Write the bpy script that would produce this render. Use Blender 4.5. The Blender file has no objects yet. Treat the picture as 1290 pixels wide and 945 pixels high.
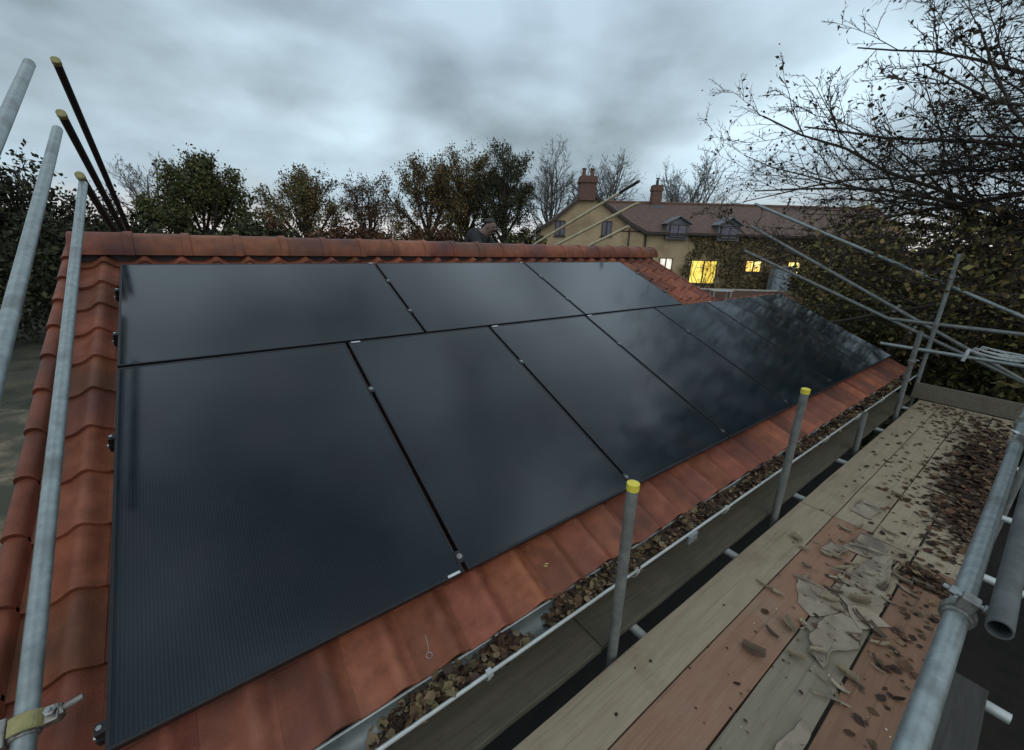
import bpy, math, random
import numpy as np
from mathutils import Vector, Matrix

S = bpy.context.scene
COL = S.collection
TH = 0.412449                     # roof pitch (rad)
CT, ST = math.cos(TH), math.sin(TH)
CAM = np.array([0.42344, -2.83009, 0.66359])
FH = np.array([0.60289, 0.79783, 0.0])      # camera heading on the ground
E1 = np.array([0.79783, -0.60289, 0.0])
GZ = -3.3                          # ground level
RNG = np.random.default_rng(7)
random.seed(7)

# ------------------------------------------------------------------ helpers
class MB:
    def __init__(s):
        s.v = []; s.f = []; s.c = []
    def add(s, vs, fs, c=None):
        o = len(s.v); s.v += [tuple(map(float, p)) for p in vs]
        for f in fs:
            s.f.append(tuple(i + o for i in f)); s.c.append(c if c is not None else (1, 1, 1))
    def box(s, lo, hi, c=None, M=None):
        x0, y0, z0 = lo; x1, y1, z1 = hi
        vs = [(x0, y0, z0), (x1, y0, z0), (x1, y1, z0), (x0, y1, z0), (x0, y0, z1), (x1, y0, z1), (x1, y1, z1), (x0, y1, z1)]
        if M is not None: vs = [tuple(M @ Vector(p)) for p in vs]
        s.add(vs, [(0, 3, 2, 1), (4, 5, 6, 7), (0, 1, 5, 4), (1, 2, 6, 5), (2, 3, 7, 6), (3, 0, 4, 7)], c)
    def ring_frame(s, a, b):
        d = Vector(b) - Vector(a); d.normalize()
        up = Vector((0, 0, 1)) if abs(d.z) < .9 else Vector((0, 1, 0))
        x = d.cross(up).normalized(); y = x.cross(d).normalized()
        return x, y
    def tube(s, a, b, r, r2=None, n=12, caps=True, c=None):
        r2 = r if r2 is None else r2
        x, y = s.ring_frame(a, b); a = Vector(a); b = Vector(b)
        vs = []
        for p, q in ((a, r), (b, r2)):
            for k in range(n):
                t = 2 * math.pi * k / n
                vs.append(tuple(p + x * (q * math.cos(t)) + y * (q * math.sin(t))))
        fs = [(k, (k + 1) % n, n + (k + 1) % n, n + k) for k in range(n)]
        if caps: fs += [tuple(range(n))[::-1], tuple(range(n, 2 * n))]
        s.add(vs, fs, c)
    def hollow(s, a, b, r, ri, n=16, c=None, depth=0.12):
        """a tube with open bores at both ends"""
        x, y = s.ring_frame(a, b); a = Vector(a); b = Vector(b); d = (b - a).normalized()
        vs = []
        for p, q in ((a + d * depth, ri), (a, ri), (a, r), (b, r), (b, ri), (b - d * depth, ri)):
            for k in range(n):
                t = 2 * math.pi * k / n
                vs.append(tuple(p + x * (q * math.cos(t)) + y * (q * math.sin(t))))
        fs = []
        for m in range(5):
            for k in range(n):
                fs.append((m * n + k, m * n + (k + 1) % n, (m + 1) * n + (k + 1) % n, (m + 1) * n + k))
        fs += [tuple(range(n))[::-1], tuple(range(5 * n, 6 * n))]
        s.add(vs, fs, c)
    def path(s, pts, r, n=6, c=None):
        for a, b in zip(pts[:-1], pts[1:]): s.tube(a, b, r, n=n, c=c)
    def build(s, name, mat, parent=None, smooth=False, bevel=0):
        me = bpy.data.meshes.new(name)
        me.from_pydata(s.v, [], s.f)
        if any(c != (1, 1, 1) for c in s.c):
            at = me.attributes.new('tint', 'FLOAT_COLOR', 'CORNER')
            cnt = np.array([len(f) for f in s.f]); cc = np.repeat(np.array(s.c, dtype=np.float32), cnt, axis=0)
            cc = np.hstack([cc, np.ones((len(cc), 1), np.float32)])
            at.data.foreach_set('color', cc.ravel())
        me.update()
        o = bpy.data.objects.new(name, me); COL.objects.link(o)
        if mat: me.materials.append(mat)
        if smooth:
            me.polygons.foreach_set('use_smooth', [True] * len(me.polygons))
            me.set_sharp_from_angle(angle=math.radians(40))
        if bevel:
            m = o.modifiers.new('bevel', 'BEVEL'); m.width = bevel; m.segments = 2; m.limit_method = 'ANGLE'
        if parent: o.parent = parent
        return o

def tag(o, label=None, cat=None, group=None, kind=None):
    if label: o['label'] = label
    if cat: o['category'] = cat
    if group: o['group'] = group
    if kind: o['kind'] = kind
    return o
def thing(name, label, cat, loc=(0, 0, 0), rot=(0, 0, 0), group=None):
    o = bpy.data.objects.new(name, None); COL.objects.link(o)
    o.location = loc; o.rotation_euler = rot; o.empty_display_size = .1
    return tag(o, label, cat, group)
def loc(o, p):     # world point into the un-rotated frame of thing o
    return tuple(Vector(p) - o.location)

# ------------------------------------------------------------------ materials
def newmat(name):
    m = bpy.data.materials.new(name); m.use_nodes = True
    nt = m.node_tree; b = nt.nodes['Principled BSDF']
    return m, nt, b
def nd(nt, t, **kw):
    n = nt.nodes.new(t)
    for k, v in kw.items():
        if k in n.inputs: n.inputs[k].default_value = v
        else: setattr(n, k, v)
    return n
def ramp(nt, stops):
    r = nt.nodes.new('ShaderNodeValToRGB'); e = r.color_ramp.elements
    while len(e) < len(stops): e.new(.5)
    for k, (p, c) in enumerate(stops):
        e[k].position = p; e[k].color = tuple(c) + (1,) if len(c) == 3 else c
    return r
def noise_mat(name, c1, c2, scale=8, rough=.7, metal=0, stretch=(1, 1, 1), bump=.2, tint=False, bscale=None, lo=.35, hi=.65, spec=.5, c3=None, c3scale=1.5, c3lo=.5, c3hi=.65, bdist=.01):
    m, nt, b = newmat(name); L = nt.links.new
    tc = nd(nt, 'ShaderNodeTexCoord'); mp = nd(nt, 'ShaderNodeMapping'); mp.inputs['Scale'].default_value = stretch
    L(tc.outputs['Object'], mp.inputs[0])
    n = nd(nt, 'ShaderNodeTexNoise'); n.inputs['Scale'].default_value = scale; n.inputs['Detail'].default_value = 7; n.inputs['Roughness'].default_value = .62
    L(mp.outputs[0], n.inputs['Vector'])
    r = ramp(nt, [(lo, c1), (hi, c2)]); L(n.outputs[0], r.inputs[0])
    out = r.outputs[0]
    if c3:
        n3 = nd(nt, 'ShaderNodeTexNoise'); n3.inputs['Scale'].default_value = c3scale; n3.inputs['Detail'].default_value = 5
        L(tc.outputs['Object'], n3.inputs['Vector'])
        r3 = ramp(nt, [(c3lo, (0, 0, 0)), (c3hi, (1, 1, 1))]); L(n3.outputs[0], r3.inputs[0])
        mx = nd(nt, 'ShaderNodeMix', data_type='RGBA'); L(r3.outputs[0], mx.inputs[0]); L(out, mx.inputs[6]); mx.inputs[7].default_value = tuple(c3) + (1,)
        out = mx.outputs[2]
    if tint:
        a = nd(nt, 'ShaderNodeAttribute', attribute_name='tint')
        mx = nd(nt, 'ShaderNodeMix', data_type='RGBA', blend_type='MULTIPLY'); mx.inputs[0].default_value = 1
        L(out, mx.inputs[6]); L(a.outputs['Color'], mx.inputs[7]); out = mx.outputs[2]
    L(out, b.inputs['Base Color'])
    b.inputs['Roughness'].default_value = rough; b.inputs['Metallic'].default_value = metal
    b.inputs['Specular IOR Level'].default_value = spec
    if bump:
        nb = nd(nt, 'ShaderNodeTexNoise'); nb.inputs['Scale'].default_value = bscale or scale * 3; nb.inputs['Detail'].default_value = 5
        L(mp.outputs[0], nb.inputs['Vector'])
        bp = nd(nt, 'ShaderNodeBump'); bp.inputs['Strength'].default_value = bump; bp.inputs['Distance'].default_value = bdist
        L(nb.outputs[0], bp.inputs['Height']); L(bp.outputs[0], b.inputs['Normal'])
    return m
def leaf_mat(name, rough=.7):
    m, nt, b = newmat(name); L = nt.links.new
    a = nd(nt, 'ShaderNodeAttribute', attribute_name='tint'); L(a.outputs['Color'], b.inputs['Base Color'])
    b.inputs['Roughness'].default_value = rough; b.inputs['Specular IOR Level'].default_value = .25
    return m
def emit_mat(name, c1, c2, strength):
    m, nt, b = newmat(name); L = nt.links.new
    tc = nd(nt, 'ShaderNodeTexCoord'); n = nd(nt, 'ShaderNodeTexNoise'); n.inputs['Scale'].default_value = 1.4; n.inputs['Detail'].default_value = 4
    L(tc.outputs['Object'], n.inputs[0]); r = ramp(nt, [(.42, c1), (.6, c2)]); L(n.outputs[0], r.inputs[0])
    b.inputs['Base Color'].default_value = (.1, .1, .08, 1)
    L(r.outputs[0], b.inputs['Emission Color']); b.inputs['Emission Strength'].default_value = strength
    return m

M = {}
M['tile'] = noise_mat('terracotta_tile', (.19, .060, .032), (.30, .102, .055), scale=11, rough=.6, bump=.45, tint=True, bscale=160, c3=(.11, .048, .038), c3scale=2.6, c3lo=.45, c3hi=.72, bdist=.003, spec=.3)
M['tile_cut'] = noise_mat('tile_edge', (.2, .06, .04), (.3, .09, .06), scale=20, rough=.8)
M['galv'] = noise_mat('galvanised_steel', (.23, .265, .265), (.33, .375, .37), scale=30, rough=.42, metal=.55, bump=.12, bscale=60, c3=(.19, .21, .20), c3scale=6, c3lo=.54, c3hi=.7, bdist=.003)
M['galv_pale'] = noise_mat('pale_galvanised_steel', (.42, .45, .43), (.56, .58, .56), scale=12, rough=.45, metal=.35, bump=.1, bscale=60, bdist=.003)
M['galv_dull'] = noise_mat('weathered_steel', (.14, .15, .14), (.24, .25, .235), scale=16, rough=.6, metal=.35, bump=.15, bscale=50, bdist=.003)
M['galv_dark'] = noise_mat('dark_grey_steel', (.06, .065, .065), (.11, .12, .12), scale=12, rough=.65, metal=.2, bump=.15, bscale=50, bdist=.003)  # darker grey than the other tubes, for the second guard tube
M['coupler'] = noise_mat('coupler_steel', (.17, .165, .15), (.32, .31, .28), scale=30, rough=.45, metal=.7, bump=.3, bscale=90, bdist=.003)
M['bolt'] = noise_mat('bright_bolt', (.22, .225, .22), (.42, .44, .44), scale=40, rough=.3, metal=.85, bump=.05)
M['dark_tube'] = noise_mat('near_black_steel', (.012, .011, .012), (.035, .03, .03), scale=20, rough=.75, metal=.2, bump=.2)  # near-black tone for the capped rails and the tip sleeve
M['buff_tube'] = noise_mat('buff_painted_steel', (.42, .38, .24), (.62, .56, .38), scale=8, rough=.55, metal=.1, bump=.1, c3=(.12, .12, .12), c3scale=1.2, c3lo=.58, c3hi=.68)
M['yellow_cap'] = noise_mat('yellow_plastic', (.62, .52, .05), (.75, .64, .08), scale=30, rough=.45, bump=.05)
M['dull_cap'] = noise_mat('dull_yellow_plastic', (.20, .18, .07), (.32, .28, .12), scale=30, rough=.6, bump=.1)
M['frame'] = noise_mat('black_anodised_frame', (.012, .013, .015), (.02, .021, .024), scale=40, rough=.38, metal=.3, bump=.03)
M['plate'] = noise_mat('silver_plate', (.5, .52, .53), (.66, .68, .7), scale=40, rough=.4, metal=.3, bump=0)
M['gutter'] = noise_mat('grey_gutter', (.12, .135, .13), (.21, .235, .23), scale=7, rough=.4, metal=.35, bump=.08, c3=(.15, .16, .14), c3scale=5, c3lo=.55, c3hi=.7)
M['leaf'] = leaf_mat('leaves')
M['litter'] = leaf_mat('dead_leaves', .85)
M['bark'] = noise_mat('bark', (.03, .024, .018), (.065, .05, .038), scale=10, rough=.9, bump=.5)
M['bark_pale'] = noise_mat('pale_bark', (.085, .08, .075), (.13, .12, .11), scale=10, rough=.9, bump=.3)
M['twig'] = noise_mat('dark_twig', (.04, .032, .026), (.07, .055, .042), scale=10, rough=.85, bump=0)
M['render'] = noise_mat('ochre_render', (.36, .275, .16), (.44, .34, .205), scale=1.2, rough=.9, bump=.15, bscale=30, c3=(.29, .215, .13), c3scale=.5)
M['houseroof'] = None
M['brick'] = noise_mat('chimney_brick', (.11, .062, .045), (.17, .095, .07), scale=9, rough=.9, bump=.5)
M['lead'] = noise_mat('grey_lead', (.1, .105, .115), (.16, .165, .18), scale=3, rough=.6)
M['darkwood'] = noise_mat('dark_wood_frame', (.03, .025, .025), (.06, .045, .04), scale=10, rough=.7)
M['darkglass'] = noise_mat('dark_window_glass', (.03, .03, .045), (.05, .05, .07), scale=1, rough=.12, bump=0)
M['curtain'] = noise_mat('grey_purple_glass', (.10, .095, .13), (.15, .14, .18), scale=3, rough=.3, bump=0)
M['yellowlight'] = emit_mat('yellow_lit_room', (.72, .50, .05), (1.0, .84, .16), 1.05)
M['warmlight'] = emit_mat('warm_lit_room', (1.0, .62, .12), (1.0, .86, .3), 1.3)
M['whitelight'] = emit_mat('pale_lit_room', (.35, .3, .27), (1.0, .92, .8), .9)
M['cloth_dark'] = noise_mat('black_jacket', (.012, .012, .015), (.03, .03, .035), scale=12, rough=.9, bump=.4)
M['cloth_blue'] = noise_mat('navy_work_trousers', (.015, .018, .03), (.03, .034, .05), scale=12, rough=.9, bump=.4)
M['skin'] = noise_mat('skin', (.13, .085, .07), (.17, .11, .09), scale=8, rough=.6, bump=0)
M['wool'] = noise_mat('grey_wool', (.04, .035, .032), (.07, .06, .055), scale=60, rough=.95, bump=.3)
M['paper'] = noise_mat('torn_card', (.22, .18, .13), (.30, .25, .185), scale=5, rough=.9, bump=.2, c3=(.16, .13, .1), c3scale=8)
M['rope'] = noise_mat('pale_rope', (.38, .41, .41), (.55, .58, .58), scale=40, rough=.8, bump=.3)
M['wall'] = noise_mat('wall_with_gap_shade', (.006, .006, .006), (.015, .013, .012), scale=3, rough=.9)  # shade of the gap by the deck painted into the wall's near-black colour
M['paleblue'] = noise_mat('blue_grey_panel', (.13, .16, .18), (.22, .26, .28), scale=3, rough=.7)
M['stone'] = noise_mat('pale_coping', (.3, .28, .25), (.42, .4, .36), scale=4, rough=.85)

def wood(name, c1, c2, knot=(.12, .09, .07), pscale=5, pmax=.75):
    m, nt, b = newmat(name); L = nt.links.new
    tc = nd(nt, 'ShaderNodeTexCoord'); mp = nd(nt, 'ShaderNodeMapping'); mp.inputs['Scale'].default_value = (.9, 11, 11)
    L(tc.outputs['Object'], mp.inputs[0])
    n = nd(nt, 'ShaderNodeTexNoise'); n.inputs['Scale'].default_value = 3; n.inputs['Detail'].default_value = 9; n.inputs['Roughness'].default_value = .68; n.inputs['Distortion'].default_value = .6
    L(mp.outputs[0], n.inputs[0])
    r = ramp(nt, [(.3, c1), (.5, tuple((x + y) / 2 for x, y in zip(c1, c2))), (.72, c2)]); L(n.outputs[0], r.inputs[0])
    n2 = nd(nt, 'ShaderNodeTexNoise'); n2.inputs['Scale'].default_value = pscale; n2.inputs['Detail'].default_value = 8; n2.inputs['Roughness'].default_value = .7
    L(tc.outputs['Object'], n2.inputs[0])
    r2 = ramp(nt, [(.5, (0, 0, 0)), (.72, (pmax,) * 3)]); L(n2.outputs[0], r2.inputs[0])
    mx = nd(nt, 'ShaderNodeMix', data_type='RGBA'); L(r2.outputs[0], mx.inputs[0]); L(r.outputs[0], mx.inputs[6]); mx.inputs[7].default_value = knot + (1,)
    # fine dark grain cracks
    mp3 = nd(nt, 'ShaderNodeMapping'); mp3.inputs['Scale'].default_value = (1.2, 60, 60); L(tc.outputs['Object'], mp3.inputs[0])
    n3 = nd(nt, 'ShaderNodeTexNoise'); n3.inputs['Scale'].default_value = 2; n3.inputs['Detail'].default_value = 3; L(mp3.outputs[0], n3.inputs[0])
    r3 = ramp(nt, [(.32, (.55, .55, .55)), (.42, (1, 1, 1))]); L(n3.outputs[0], r3.inputs[0])
    m2 = nd(nt, 'ShaderNodeMix', data_type='RGBA', blend_type='MULTIPLY'); m2.inputs[0].default_value = .45; L(mx.outputs[2], m2.inputs[6]); L(r3.outputs[0], m2.inputs[7])
    L(m2.outputs[2], b.inputs['Base Color']); b.inputs['Roughness'].default_value = .85; b.inputs['Specular IOR Level'].default_value = .25
    bp = nd(nt, 'ShaderNodeBump'); bp.inputs['Strength'].default_value = .5; bp.inputs['Distance'].default_value = .004
    L(n.outputs[0], bp.inputs['Height']); L(bp.outputs[0], b.inputs['Normal'])
    return m
M['wood_grey'] = wood('grey_board', (.26, .205, .14), (.34, .28, .20), knot=(.18, .135, .09), pscale=2.4)
M['wood_grey2'] = wood('grey_green_board', (.175, .152, .11), (.24, .21, .155), knot=(.12, .105, .08), pscale=2.5)
M['wood_red'] = wood('red_stained_board', (.23, .125, .08), (.29, .17, .115), knot=(.25, .20, .14), pscale=1.8, pmax=.95)
M['wood_brown'] = wood('brown_board', (.16, .088, .054), (.22, .125, .08), knot=(.12, .08, .055), pscale=2.2)
M['wood_inner'] = wood('olive_board', (.085, .075, .053), (.13, .115, .085), knot=(.07, .062, .045), pscale=2)
M['wood_dark'] = wood('blackened_board', (.035, .033, .03), (.06, .056, .05), knot=(.03, .028, .025), pscale=2)
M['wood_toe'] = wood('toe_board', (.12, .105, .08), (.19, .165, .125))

def glass_mat():
    m, nt, b = newmat('solar_cells_under_glass'); L = nt.links.new
    tc = nd(nt, 'ShaderNodeTexCoord'); sx = nd(nt, 'ShaderNodeSeparateXYZ'); L(tc.outputs['Object'], sx.inputs[0])
    def line(src, pitch, w):
        a = nd(nt, 'ShaderNodeMath', operation='MULTIPLY'); a.inputs[1].default_value = 1 / pitch; L(src, a.inputs[0])
        f = nd(nt, 'ShaderNodeMath', operation='FRACT'); L(a.outputs[0], f.inputs[0])
        g = nd(nt, 'ShaderNodeMath', operation='LESS_THAN'); g.inputs[1].default_value = w; L(f.outputs[0], g.inputs[0]); return g.outputs[0]
    n = nd(nt, 'ShaderNodeTexNoise'); n.inputs['Scale'].default_value = 2.2; n.inputs['Detail'].default_value = 6; L(tc.outputs['Object'], n.inputs[0])
    r = ramp(nt, [(.3, (.002, .005, .009)), (.5, (.004, .010, .014)), (.62, (.010, .008, .013)), (.75, (.005, .010, .014))]); L(n.outputs[0], r.inputs[0])
    st = line(sx.outputs['X'], .0105, .35); st2 = line(sx.outputs['Y'], .0135, .22)
    cell = line(sx.outputs['Y'], .182, .012)
    ad = nd(nt, 'ShaderNodeMath', operation='MAXIMUM'); L(st, ad.inputs[0]); L(cell, ad.inputs[1])
    mu = nd(nt, 'ShaderNodeMath', operation='MULTIPLY'); L(ad.outputs[0], mu.inputs[0]); mu.inputs[1].default_value = .85
    mx = nd(nt, 'ShaderNodeMix', data_type='RGBA'); L(mu.outputs[0], mx.inputs[0]); L(r.outputs[0], mx.inputs[6]); mx.inputs[7].default_value = (.011, .018, .022, 1)
    L(mx.outputs[2], b.inputs['Base Color'])
    b.inputs['Roughness'].default_value = .09; b.inputs['IOR'].default_value = 1.53
    nr = nd(nt, 'ShaderNodeTexNoise'); nr.inputs['Scale'].default_value = 9; nr.inputs['Detail'].default_value = 5; L(tc.outputs['Object'], nr.inputs[0])
    mr = nd(nt, 'ShaderNodeMapRange'); mr.inputs[3].default_value = .05; mr.inputs[4].default_value = .15; L(nr.outputs[0], mr.inputs[0]); L(mr.outputs[0], b.inputs['Roughness'])
    return m
M['pv'] = glass_mat()

def house_roof_mat():
    m, nt, b = newmat('old_pantile_roof'); L = nt.links.new
    tc = nd(nt, 'ShaderNodeTexCoord')
    w = nd(nt, 'ShaderNodeTexWave', wave_type='BANDS', bands_direction='X'); w.inputs['Scale'].default_value = 1.3; w.inputs['Distortion'].default_value = .4
    L(tc.outputs['Object'], w.inputs[0])
    n = nd(nt, 'ShaderNodeTexNoise'); n.inputs['Scale'].default_value = 3; n.inputs['Detail'].default_value = 8; L(tc.outputs['Object'], n.inputs[0])
    r = ramp(nt, [(.3, (.10, .062, .05)), (.7, (.15, .095, .075))]); L(n.outputs[0], r.inputs[0])
    mx = nd(nt, 'ShaderNodeMix', data_type='RGBA', blend_type='MULTIPLY'); mx.inputs[0].default_value = .14
    L(r.outputs[0], mx.inputs[6]); L(w.outputs[0], mx.inputs[7]); L(mx.outputs[2], b.inputs['Base Color']); b.inputs['Roughness'].default_value = .85
    bp = nd(nt, 'ShaderNodeBump'); bp.inputs['Strength'].default_value = .6; bp.inputs['Distance'].default_value = .05; L(w.outputs[0], bp.inputs['Height']); L(bp.outputs[0], b.inputs['Normal'])
    return m
M['houseroof'] = house_roof_mat()

# ------------------------------------------------------------------ camera
def make_camera():
    cd = bpy.data.cameras.new('camera'); co = bpy.data.objects.new('camera', cd); COL.objects.link(co)
    yaw, pit, rol = 0.647133, 0.312000, -0.028302
    f = Vector((math.sin(yaw) * math.cos(pit), math.cos(yaw) * math.cos(pit), -math.sin(pit)))
    r = f.cross(Vector((0, 0, 1))).normalized(); d = f.cross(r)
    r2 = math.cos(rol) * r + math.sin(rol) * d; d2 = -math.sin(rol) * r + math.cos(rol) * d
    m = Matrix((r2, -d2, -f)).transposed().to_4x4(); m.translation = Vector(CAM)
    co.matrix_world = m
    cd.sensor_fit = 'HORIZONTAL'; cd.sensor_width = 36; cd.lens = 36 * 513.77 / 1290
    cd.clip_start = .02; cd.clip_end = 2000
    S.camera = co
make_camera()

# ------------------------------------------------------------------ sky and sun
SKY = (0.9272, 9.6501)
SUN_EL, SUN_ROT = math.radians(42), math.radians(200)
def make_world():
    w = bpy.data.worlds.new('World'); S.world = w; w.use_nodes = True
    nt = w.node_tree; L = nt.links.new; bg = nt.nodes['Background']; out = nt.nodes['World Output']
    sky = nt.nodes.new('ShaderNodeTexSky'); sky.sky_type = 'NISHITA'; sky.sun_disc = False
    sky.sun_elevation = SUN_EL; sky.sun_rotation = SUN_ROT; sky.air_density = 1.6; sky.dust_density = 2
    L(sky.outputs[0], bg.inputs[0]); bg.inputs[1].default_value = .05
    tc = nd(nt, 'ShaderNodeTexCoord'); sx = nd(nt, 'ShaderNodeSeparateXYZ'); L(tc.outputs['Generated'], sx.inputs[0])
    mp = nd(nt, 'ShaderNodeMapping'); mp.inputs['Scale'].default_value = (1.5, 1.5, 3.0); mp.inputs['Location'].default_value = (SKY[0], SKY[1], 0)
    L(tc.outputs['Generated'], mp.inputs[0])
    n = nd(nt, 'ShaderNodeTexNoise'); n.inputs['Scale'].default_value = 1.9; n.inputs['Detail'].default_value = 7; n.inputs['Roughness'].default_value = .45; n.inputs['Distortion'].default_value = .05
    L(mp.outputs[0], n.inputs[0])
    n2 = nd(nt, 'ShaderNodeTexNoise'); n2.inputs['Scale'].default_value = .8; n2.inputs['Detail'].default_value = 3; L(mp.outputs[0], n2.inputs[0])
    # cloud deck: elevation, shifted by the large cloud shapes, picks the grey of the layer
    sh = nd(nt, 'ShaderNodeMapRange'); sh.inputs[1].default_value = .3; sh.inputs[2].default_value = .7; sh.inputs[3].default_value = -.09; sh.inputs[4].default_value = .09; L(n2.outputs[0], sh.inputs[0])
    ad = nd(nt, 'ShaderNodeMath', operation='ADD'); L(sx.outputs['Z'], ad.inputs[0]); L(sh.outputs[0], ad.inputs[1])
    r = ramp(nt, [(0, (.35, .41, .45)), (.07, (.30, .385, .445)), (.17, (.36, .455, .515)), (.28, (.33, .42, .48)), (.40, (.245, .31, .365)), (.5, (.25, .32, .38)), (.66, (.43, .51, .575)), (.84, (.38, .46, .52)), (1, (.2, .26, .31))]); L(ad.outputs[0], r.inputs[0])
    mr = nd(nt, 'ShaderNodeMapRange'); mr.inputs[1].default_value = .33; mr.inputs[2].default_value = .67; mr.inputs[3].default_value = .55; mr.inputs[4].default_value = 1.5; L(n.outputs[0], mr.inputs[0])
    ml = nd(nt, 'ShaderNodeVectorMath', operation='SCALE'); L(r.outputs[0], ml.inputs[0]); L(mr.outputs[0], ml.inputs['Scale'])
    m3 = nd(nt, 'ShaderNodeMapRange'); m3.inputs[1].default_value = .0; m3.inputs[2].default_value = .075; m3.inputs[3].default_value = .8; m3.inputs[4].default_value = 0; L(sx.outputs['Z'], m3.inputs[0])
    mx = nd(nt, 'ShaderNodeMix', data_type='RGBA'); L(m3.outputs[0], mx.inputs[0]); L(ml.outputs[0], mx.inputs[6]); mx.inputs[7].default_value = (.74, .66, .62, 1)
    b2 = nd(nt, 'ShaderNodeBackground'); L(mx.outputs[2], b2.inputs[0]); b2.inputs[1].default_value = 1.36
    mix = nd(nt, 'ShaderNodeMixShader'); mix.inputs[0].default_value = .93
    L(bg.outputs[0], mix.inputs[1]); L(b2.outputs[0], mix.inputs[2]); L(mix.outputs[0], out.inputs[0])
    ld = bpy.data.lights.new('sun', 'SUN'); lo = bpy.data.objects.new('sun', ld); COL.objects.link(lo)
    ld.energy = .6; ld.angle = math.radians(60); ld.color = (1, .95, .88)
    # direction towards the sun: rotation measured from +Y clockwise
    dx, dy, dz = math.sin(SUN_ROT) * math.cos(SUN_EL), math.cos(SUN_ROT) * math.cos(SUN_EL), math.sin(SUN_EL)
    lo.rotation_euler = Vector((dx, dy, dz)).to_track_quat('Z', 'Y').to_euler(); lo.location = (0, -5, 12)
make_world()
S.view_settings.view_transform = 'Standard'; S.view_settings.look = 'None'; S.view_settings.exposure = .18; S.view_settings.gamma = 1

# ------------------------------------------------------------------ ground
def ground():
    m = noise_mat('dark_grass', (.018, .02, .01), (.075, .068, .04), scale=1.6, rough=.95, bump=.6, bscale=12, c3=(.05, .042, .03), c3scale=.25, c3lo=.5, c3hi=.6, bdist=.1)
    mb = MB(); n = 24; R = 700
    vs = [(0, 0, GZ)] + [(R * math.cos(2 * math.pi * k / n), R * math.sin(2 * math.pi * k / n), GZ) for k in range(n)]
    mb.add(vs, [(0, 1 + k, 1 + (k + 1) % n) for k in range(n)])
    tag(mb.build('ground', m), kind='structure')
    g = noise_mat('trodden_gravel', (.10, .08, .05), (.24, .19, .125), scale=9, rough=.95, bump=1, bscale=22, c3=(.05, .052, .032), c3scale=1.1, c3lo=.4, c3hi=.58, bdist=.03)
    mb = MB(); pts = []
    for k in range(40):
        t = 2 * math.pi * k / 40; q = 1 + .12 * math.sin(3 * t + 1) + .07 * math.sin(7 * t)
        pts.append((-2.6 + 3.6 * q * math.cos(t), 4.8 + 6.2 * q * math.sin(t), GZ + .004))
    mb.add(pts, [tuple(range(40))]); tag(mb.build('gravel_path', g), kind='structure')
ground()
def deck_shade_ground():
    m = noise_mat('painted_deck_shade', (.008, .007, .005), (.02, .016, .011), scale=4, rough=.95, bump=.6)  # near-black ground colour paints in the shade under and beside the deck
    mb = MB(); mb.add([(-2, -5.6, GZ + .008), (12, -5.6, GZ + .008), (12, -1.6, GZ + .008), (-2, -1.6, GZ + .008)], [(0, 1, 2, 3)]); tag(mb.build('deck_shade_ground', m), kind='structure')
deck_shade_ground()

# ------------------------------------------------------------------ outbuilding with pantiled roof
U0, U1, U2 = -0.262, 6.36, 8.26
PITCH, GAUGE = 0.2175, 0.275
RV = -1.57                       # v of the ridge line (panel-face plane)
EV = 1.985
YR = -RV * CT - 0.0; ZR = -RV * ST
bld = thing('outbuilding', 'single-storey outbuilding under a red clay pantile roof, carrying the black panels', 'building', (0, 0, GZ))
def prof(u):
    t = (u + 0.104) / PITCH; t = t - math.floor(t)
    t2 = t + .07 * math.sin(2 * math.pi * t)
    return 0.026 * math.cos(2 * math.pi * t2) + .0015 * math.cos(4 * math.pi * t2) 
def slab(mb, u0, u1, vtop, veave, H=-.106, tw=14):
    """individual pantiles in roof coordinates (x=u, y=-v, z=height)"""
    k0 = math.floor((u0 + .104) / PITCH - .5) - 1; k1 = math.ceil((u1 + .104) / PITCH) + 1
    v = veave; 
    while v > vtop + .02:
        vt = max(v - GAUGE - .02, vtop)
        for k in range(k0, k1):
            a = max(-.104 + (k + .30) * PITCH, u0); b = min(-.104 + (k + 1.30) * PITCH + .006, u1)
            if b - a < .01: continue
            dz = random.uniform(-.002, .002); dv = random.uniform(-.004, .004); tl = random.uniform(-.003, .003)
            g = random.uniform(.7, 1.12); c = (g * random.uniform(.97, 1.03), g * random.uniform(.93, 1.05), g * random.uniform(.92, 1.08))
            if random.random() < .12: c = tuple(x * .75 for x in c)
            n = tw if b - a > .1 else 4
            top = []; 
            for q, vv, rise in ((0, v + dv, .021), (1, v + dv - .12, .012), (2, vt, .0)):
                for j in range(n + 1):
                    u = a + (b - a) * j / n
                    top.append((u, -vv, H + prof(u) + rise + dz + tl * (j / n - .5) + (.0015 if j == n else 0)))
            low = [(p[0], p[1] - .0, p[2] - .022) for p in top[:n + 1]]
            side = [(top[m * (n + 1) + n][0], top[m * (n + 1) + n][1], top[m * (n + 1) + n][2] - .012) for m in range(3)]
            vs = top + low + side; o = 3 * (n + 1); s = o + n + 1
            fs = []
            for m in range(2):
                for j in range(n): fs.append((m * (n + 1) + j, m * (n + 1) + j + 1, (m + 1) * (n + 1) + j + 1, (m + 1) * (n + 1) + j))
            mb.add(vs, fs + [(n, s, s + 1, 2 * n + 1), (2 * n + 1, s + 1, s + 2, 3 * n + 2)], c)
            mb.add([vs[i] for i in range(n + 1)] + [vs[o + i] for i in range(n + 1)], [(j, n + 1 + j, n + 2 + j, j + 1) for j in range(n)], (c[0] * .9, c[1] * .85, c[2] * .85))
        v -= GAUGE
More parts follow.
